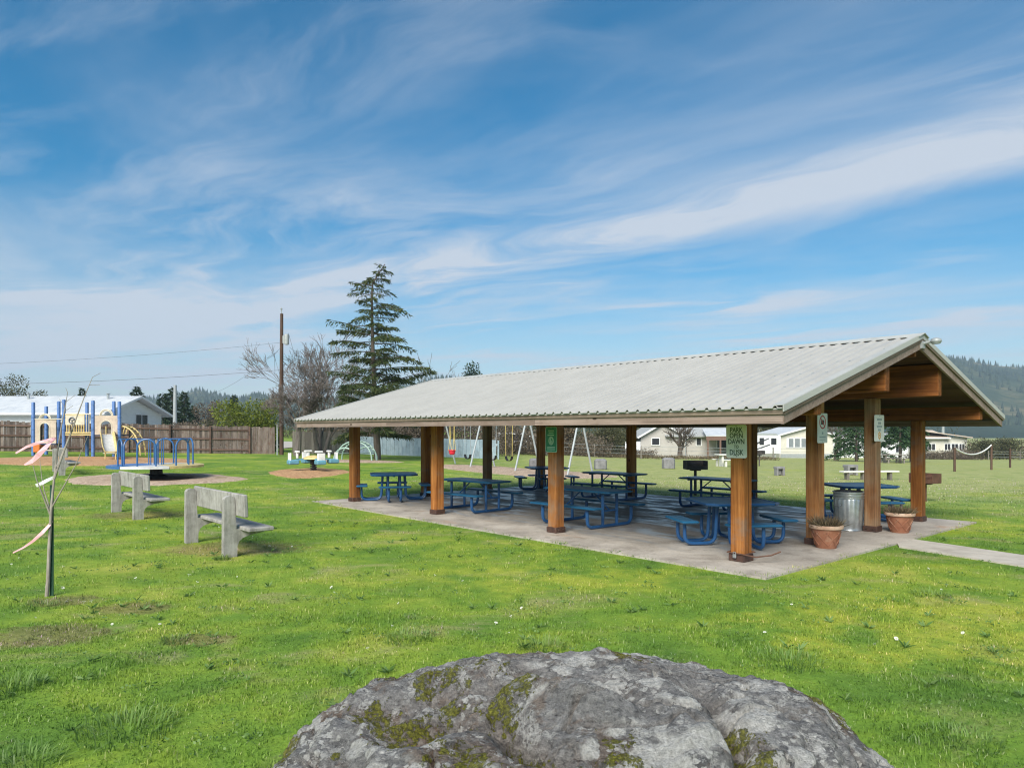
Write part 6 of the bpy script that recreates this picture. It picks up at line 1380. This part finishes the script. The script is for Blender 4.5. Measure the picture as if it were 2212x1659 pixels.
def conifer(label, x, y, hgt, rad, mat, seed, bare=.08, trunk_r=.14, n=None, name='conifer_tree', leaf=.30, z0=None):
    rng = np.random.default_rng(seed); g = gz(x, y) if z0 is None else z0; t_ = thing(name, label, 'tree', (x, y, g))
    MB().tube([(0, 0, -.3), (0, 0, hgt * .5), (0, 0, hgt)], [trunk_r * 1.2, trunk_r * .7, .02], 8).build('trunk', 'bark_brown', t_)
    C = []; D = []; nb2 = int(20 + hgt * 5)
    for i in range(nb2):
        u = bare + (1 - bare) * (i / nb2) ** .95; az = i * 2.39996 + rng.normal(0, .3); r_ = (rad * (1 - u) ** .78 + .10) * rng.uniform(.65, 1.15); k = max(10, int((n or 70) * r_ / rad + 8)); s = rng.random(k) ** .65
        d = np.array([math.cos(az), math.sin(az), 0]); side = np.array([-d[1], d[0], 0]); c = d * (r_ * s)[:, None] + np.array([0, 0, 1]) * (u * hgt + r_ * (.12 * s - .38 * s ** 2) + rng.normal(0, .07 * rad / 2, k))[:, None] + side * (rng.normal(0, .16, k) * r_ * (1.15 - s))[:, None]
        C.append(c); D.append(d * rng.uniform(.3, 1, (k, 1)) + side * rng.normal(0, .6, (k, 1)) + np.array([0, 0, 1]) * rng.uniform(-.7, .25, (k, 1)))
    C = np.concatenate(C); D = np.concatenate(D); link('crown', leaf_mesh('crown', C, D, rng.uniform(.6, 1.3, len(C)) * leaf, leaf * .38, mat, rng), t_); return t_
def leafy(label, x, y, hgt, rx, mat, seed, n=2600, leaf=.20, lift=.25, name='leafy_tree', stems=3, blobs=9, cat='tree', z0=None, lean=0):
    rng = np.random.default_rng(seed); g = gz(x, y) if z0 is None else z0; t_ = thing(name, label, cat, (x, y, g)); bc = []
    for k in range(blobs):
        a = rng.random() * 6.283; q = math.sqrt(rng.random()); zc = hgt * (lift + (1 - lift) * rng.uniform(.15, .82)); bc.append((rx * .62 * q * math.cos(a), rx * .5 * q * math.sin(a), zc, rx * rng.uniform(.34, .58), hgt * rng.uniform(.16, .30)))
    m = MB()
    for k in range(stems):
        b = bc[k % blobs]; m.tube([(rng.normal(0, .08), rng.normal(0, .08), -.2), (b[0] * .4, b[1] * .4, b[2] * .5), (b[0] * .9, b[1] * .9, b[2])], [.05 * hgt / 3, .035 * hgt / 3, .012], 6)
    m.build('trunk', 'bark_brown', t_); C = []; D = []
    for (bx, by, bz, br, bh) in bc:
        k = n // blobs; v = unit(rng.normal(size=(k, 3))); rr = rng.random(k) ** .33 * rng.uniform(.8, 1.12, k); c = np.stack([bx + v[:, 0] * br * rr, by + v[:, 1] * br * rr, bz + v[:, 2] * bh * rr], -1); C.append(c); D.append(v + rng.normal(0, .6, (k, 3)) + np.array([0, 0, .15]))
    C = np.concatenate(C); D = np.concatenate(D); ok = C[:, 2] > .02; C, D = C[ok], D[ok]; link('crown', leaf_mesh('crown', C, D, rng.uniform(.6, 1.3, len(C)) * leaf, leaf * .55, mat, rng), t_); return t_
# behind the fence on the left
leafy('yellow-green bushy tree behind the fence, left of the pole', PX(536, 50.5), 50.5, 4.2, 2.5, 'lime_leaf', 31, 6500, .17, .10, stems=4, blobs=12)
leafy('dull green shrub left of the yellow-green tree', PX(480, 56), 56, 3.0, 1.7, 'dull_leaf', 32, 2600, .17, .10, blobs=8)
leafy('olive green shrub between the fence and the bare tree', PX(592, 53), 53, 3.2, 1.1, 'lime_leaf', 33, 1800, .17, .05, blobs=7)
conifer('dark pointed conifer behind the gable of the pale house', PX(296, 92), 92, 6.6, 2.6, 'dark_needles', 34, .02, n=90, leaf=.42, z0=gz(-48, 92))
conifer('tiny conifer top above the ridge of the pale house', PX(178, 110), 110, 7.0, 1.2, 'dark_needles', 35, .1, leaf=.36, z0=1.6)
for k, (lab, vx, y, h, r_, mt) in enumerate((('dark round-headed conifer right of the pale house', 352, 88, 5.6, 2.2, 'dark_needles'), ('tall dark conifer left of the slim pole', 372, 96, 6.8, 1.9, 'dark_needles'), ('dark conifer right of the slim pole', 398, 90, 5.9, 1.8, 'dark_needles'), ('small dark conifer in the gap before the hills', 420, 100, 4.4, 1.3, 'dark_needles'), ('dark conifer left of the yellow-green tree', 505, 98, 6.0, 1.6, 'dark_needles'), ('thin conifer poking above the middle of the shelter roof', 1101, 160, 15.5, 2.4, 'dark_needles'))):
    conifer(lab, PX(vx, y), y, h, r_, mt, 50 + k, .03, leaf=.40, n=80)
leafy('brown leafless shrub in front of the far dark conifers', PX(455, 80), 80, 4.6, 2.3, 'brush_leaf', 36, 2600, .22, .05, blobs=9)
leafy('low brown shrub behind the fence right of the pale house', PX(395, 62), 62, 2.4, 2.6, 'brush_leaf', 37, 2200, .18, .02, blobs=9, cat='shrub')
for k, (lab, vx, y, h, r_) in enumerate((('large brown-green tree at the far left above the roof', 18, 115, 8.6, 4.0), ('smaller brown-green tree at the far left above the roof', 62, 120, 6.4, 3.2))): leafy(lab, PX(vx, y), y, h, r_, 'dull_leaf', 60 + k, 3200, .34, .2, blobs=11, z0=1.8)
# evergreens on the field at the right
for k, (lab, vx, y, h, r_) in enumerate((('left field cedar with low spreading boughs', 1850, 68, 5.3, 3.4), ('middle field cedar with a straight dark trunk', 1945, 66, 5.6, 2.6), ('right field cedar beside the far gable post', 1968, 70, 5.2, 2.4))): conifer(lab, PX(vx, y), y, h, r_, 'field_cedar', 70 + k, .30 if k else .12, .13, 130, 'field_cedar', .34)
# brush and shrubs along the back
def thicket(label, x0, x1, y0, y1, hgt, mat, n, seed, leaf=.30, tw=260):
    rng = np.random.default_rng(seed); x = rng.uniform(x0, x1, n); y = rng.uniform(y0, y1, n); pr = np.array([.55 + .45 * mnoise.noise(Vector((a * .35, seed, b * .2))) + .25 * mnoise.noise(Vector((a * 1.3, seed + 4, 0))) for a, b in zip(x, y)])
    z = rng.random(n) ** 1.15 * hgt * np.clip(pr, .25, 1.3); C = np.stack([x, y, gz_np(x, y) + z], -1); D = np.stack([rng.normal(0, .6, n), rng.normal(0, .6, n), rng.uniform(-.2, 1.2, n)], -1)
    tag(link('thicket', leaf_mesh('thicket', C, D, rng.uniform(.5, 1.3, n) * leaf, leaf * .26, mat, rng), kind='stuff'), label, 'brush')
thicket('tangled brown brush behind the blue fence', -15, 0, 53, 60, 3.4, 'brush_leaf', 9000, 81); thicket('tangled brown brush behind the swing set', -1, 9.5, 66, 74, 3.0, 'brush_leaf', 8000, 82)
thicket('reddish low brush at the foot of the grey house', 9, 15.5, 74, 80, 1.5, 'brush_leaf', 3000, 83, .26); thicket('brown hedge in front of the tan roofed house', PX(1975, 92), PX(2110, 92), 90, 95, 2.0, 'brush_leaf', 6500, 84, .26); thicket('grey brush along the far right of the field', PX(2085, 100), PX(2500, 100), 100, 112, 3.6, 'brush_leaf', 10000, 85, .36)
thicket('pale weeds along the back edge of the field', 3, 26, 68, 72, .5, 'dry_leaf', 5000, 86, .22); thicket('brown brush behind the trailer and houses', 26, 62, 112, 124, 4.5, 'dull_leaf', 9000, 87, .5)
thicket('grey brush line far behind the left fence', -60, -14, 104, 118, 3.6, 'dull_leaf', 8000, 88, .5)
leafy('dark green shrub right of the swing legs', PX(1318, 72), 72, 3.3, 1.9, 'dull_leaf', 91, 3000, .20, .0, blobs=9, cat='shrub', name='shrub'); leafy('brown shrub behind the swing set', PX(1215, 70), 70, 3.4, 1.6, 'dry_leaf', 92, 2200, .2, .05, blobs=8, cat='shrub', name='shrub')
leafy('grey-green shrub right of the tan roofed house', PX(2118, 96), 96, 3.6, 2.3, 'dull_leaf', 93, 3000, .24, .0, blobs=10, cat='shrub', name='shrub'); leafy('wide grey-green shrub at the far right edge', PX(2185, 98), 98, 3.0, 3.0, 'dull_leaf', 94, 3200, .24, .0, blobs=10, cat='shrub', name='shrub')
leafy('green bush behind the tan roofed house', PX(2005, 125), 125, 5.2, 3.2, 'field_cedar', 95, 2600, .34, .1, blobs=9); leafy('treetop clump showing above the left end of the shelter roof', PX(1022, 210), 210, 20.0, 4.6, 'dark_needles', 96, 2600, .8, .55, blobs=8)
leafy('brown shrub behind the left shelter posts', PX(905, 56), 56, 3.2, 1.9, 'brush_leaf', 97, 2200, .18, .0, blobs=8, cat='shrub', name='shrub')

thicket('tall tangled brown trees and brush behind the pale blue fence', -18, 3, 60, 66, 5.2, 'brush_leaf', 16000, 101, .36); thicket('green and brown brush behind the parked vehicles', 1, 15, 84, 92, 5.0, 'dull_leaf', 12000, 102, .42)
thicket('olive brush row behind the row of houses', 14, 75, 118, 128, 7.5, 'dull_leaf', 16000, 103, .6)
for k, (lab, vx, y, h, r_) in enumerate((('dull green tree behind the roof of the grey house', 1500, 108, 6.4, 4.0), ('dull green tree behind the trailer', 1655, 110, 6.8, 4.4), ('dull green tree behind the cream house', 1745, 112, 6.6, 4.0), ('dull green tree left of the grey house', 1350, 104, 6.0, 3.4))): leafy(lab, PX(vx, y), y, h, r_, 'dull_leaf', 110 + k, 3000, .36, .15, blobs=10)

# ------------------------------------------------------------------ thin air: far hills fade towards blue
def haze():
    t = NT('haze_air'); v = t.n('ShaderNodeVolumePrincipled'); v.inputs['Color'].default_value = (0.62, 0.80, 1.0, 1); v.inputs['Density'].default_value = 0.00030; v.inputs['Anisotropy'].default_value = 0.0
    t.l(v.outputs[0], t.out.inputs[1])
    x0, x1, y0, y1 = GX; p = 60
    o = MB().box(((x0 + x1) / 2, (y0 + y1) / 2, 97.0), (x1 - x0 + 2 * p, y1 - y0 + 2 * p, 208.0)).build('haze', 'haze_air', kind='stuff')
    tag(o, 'thin blue haze in the air before the far hills', 'haze')
haze()
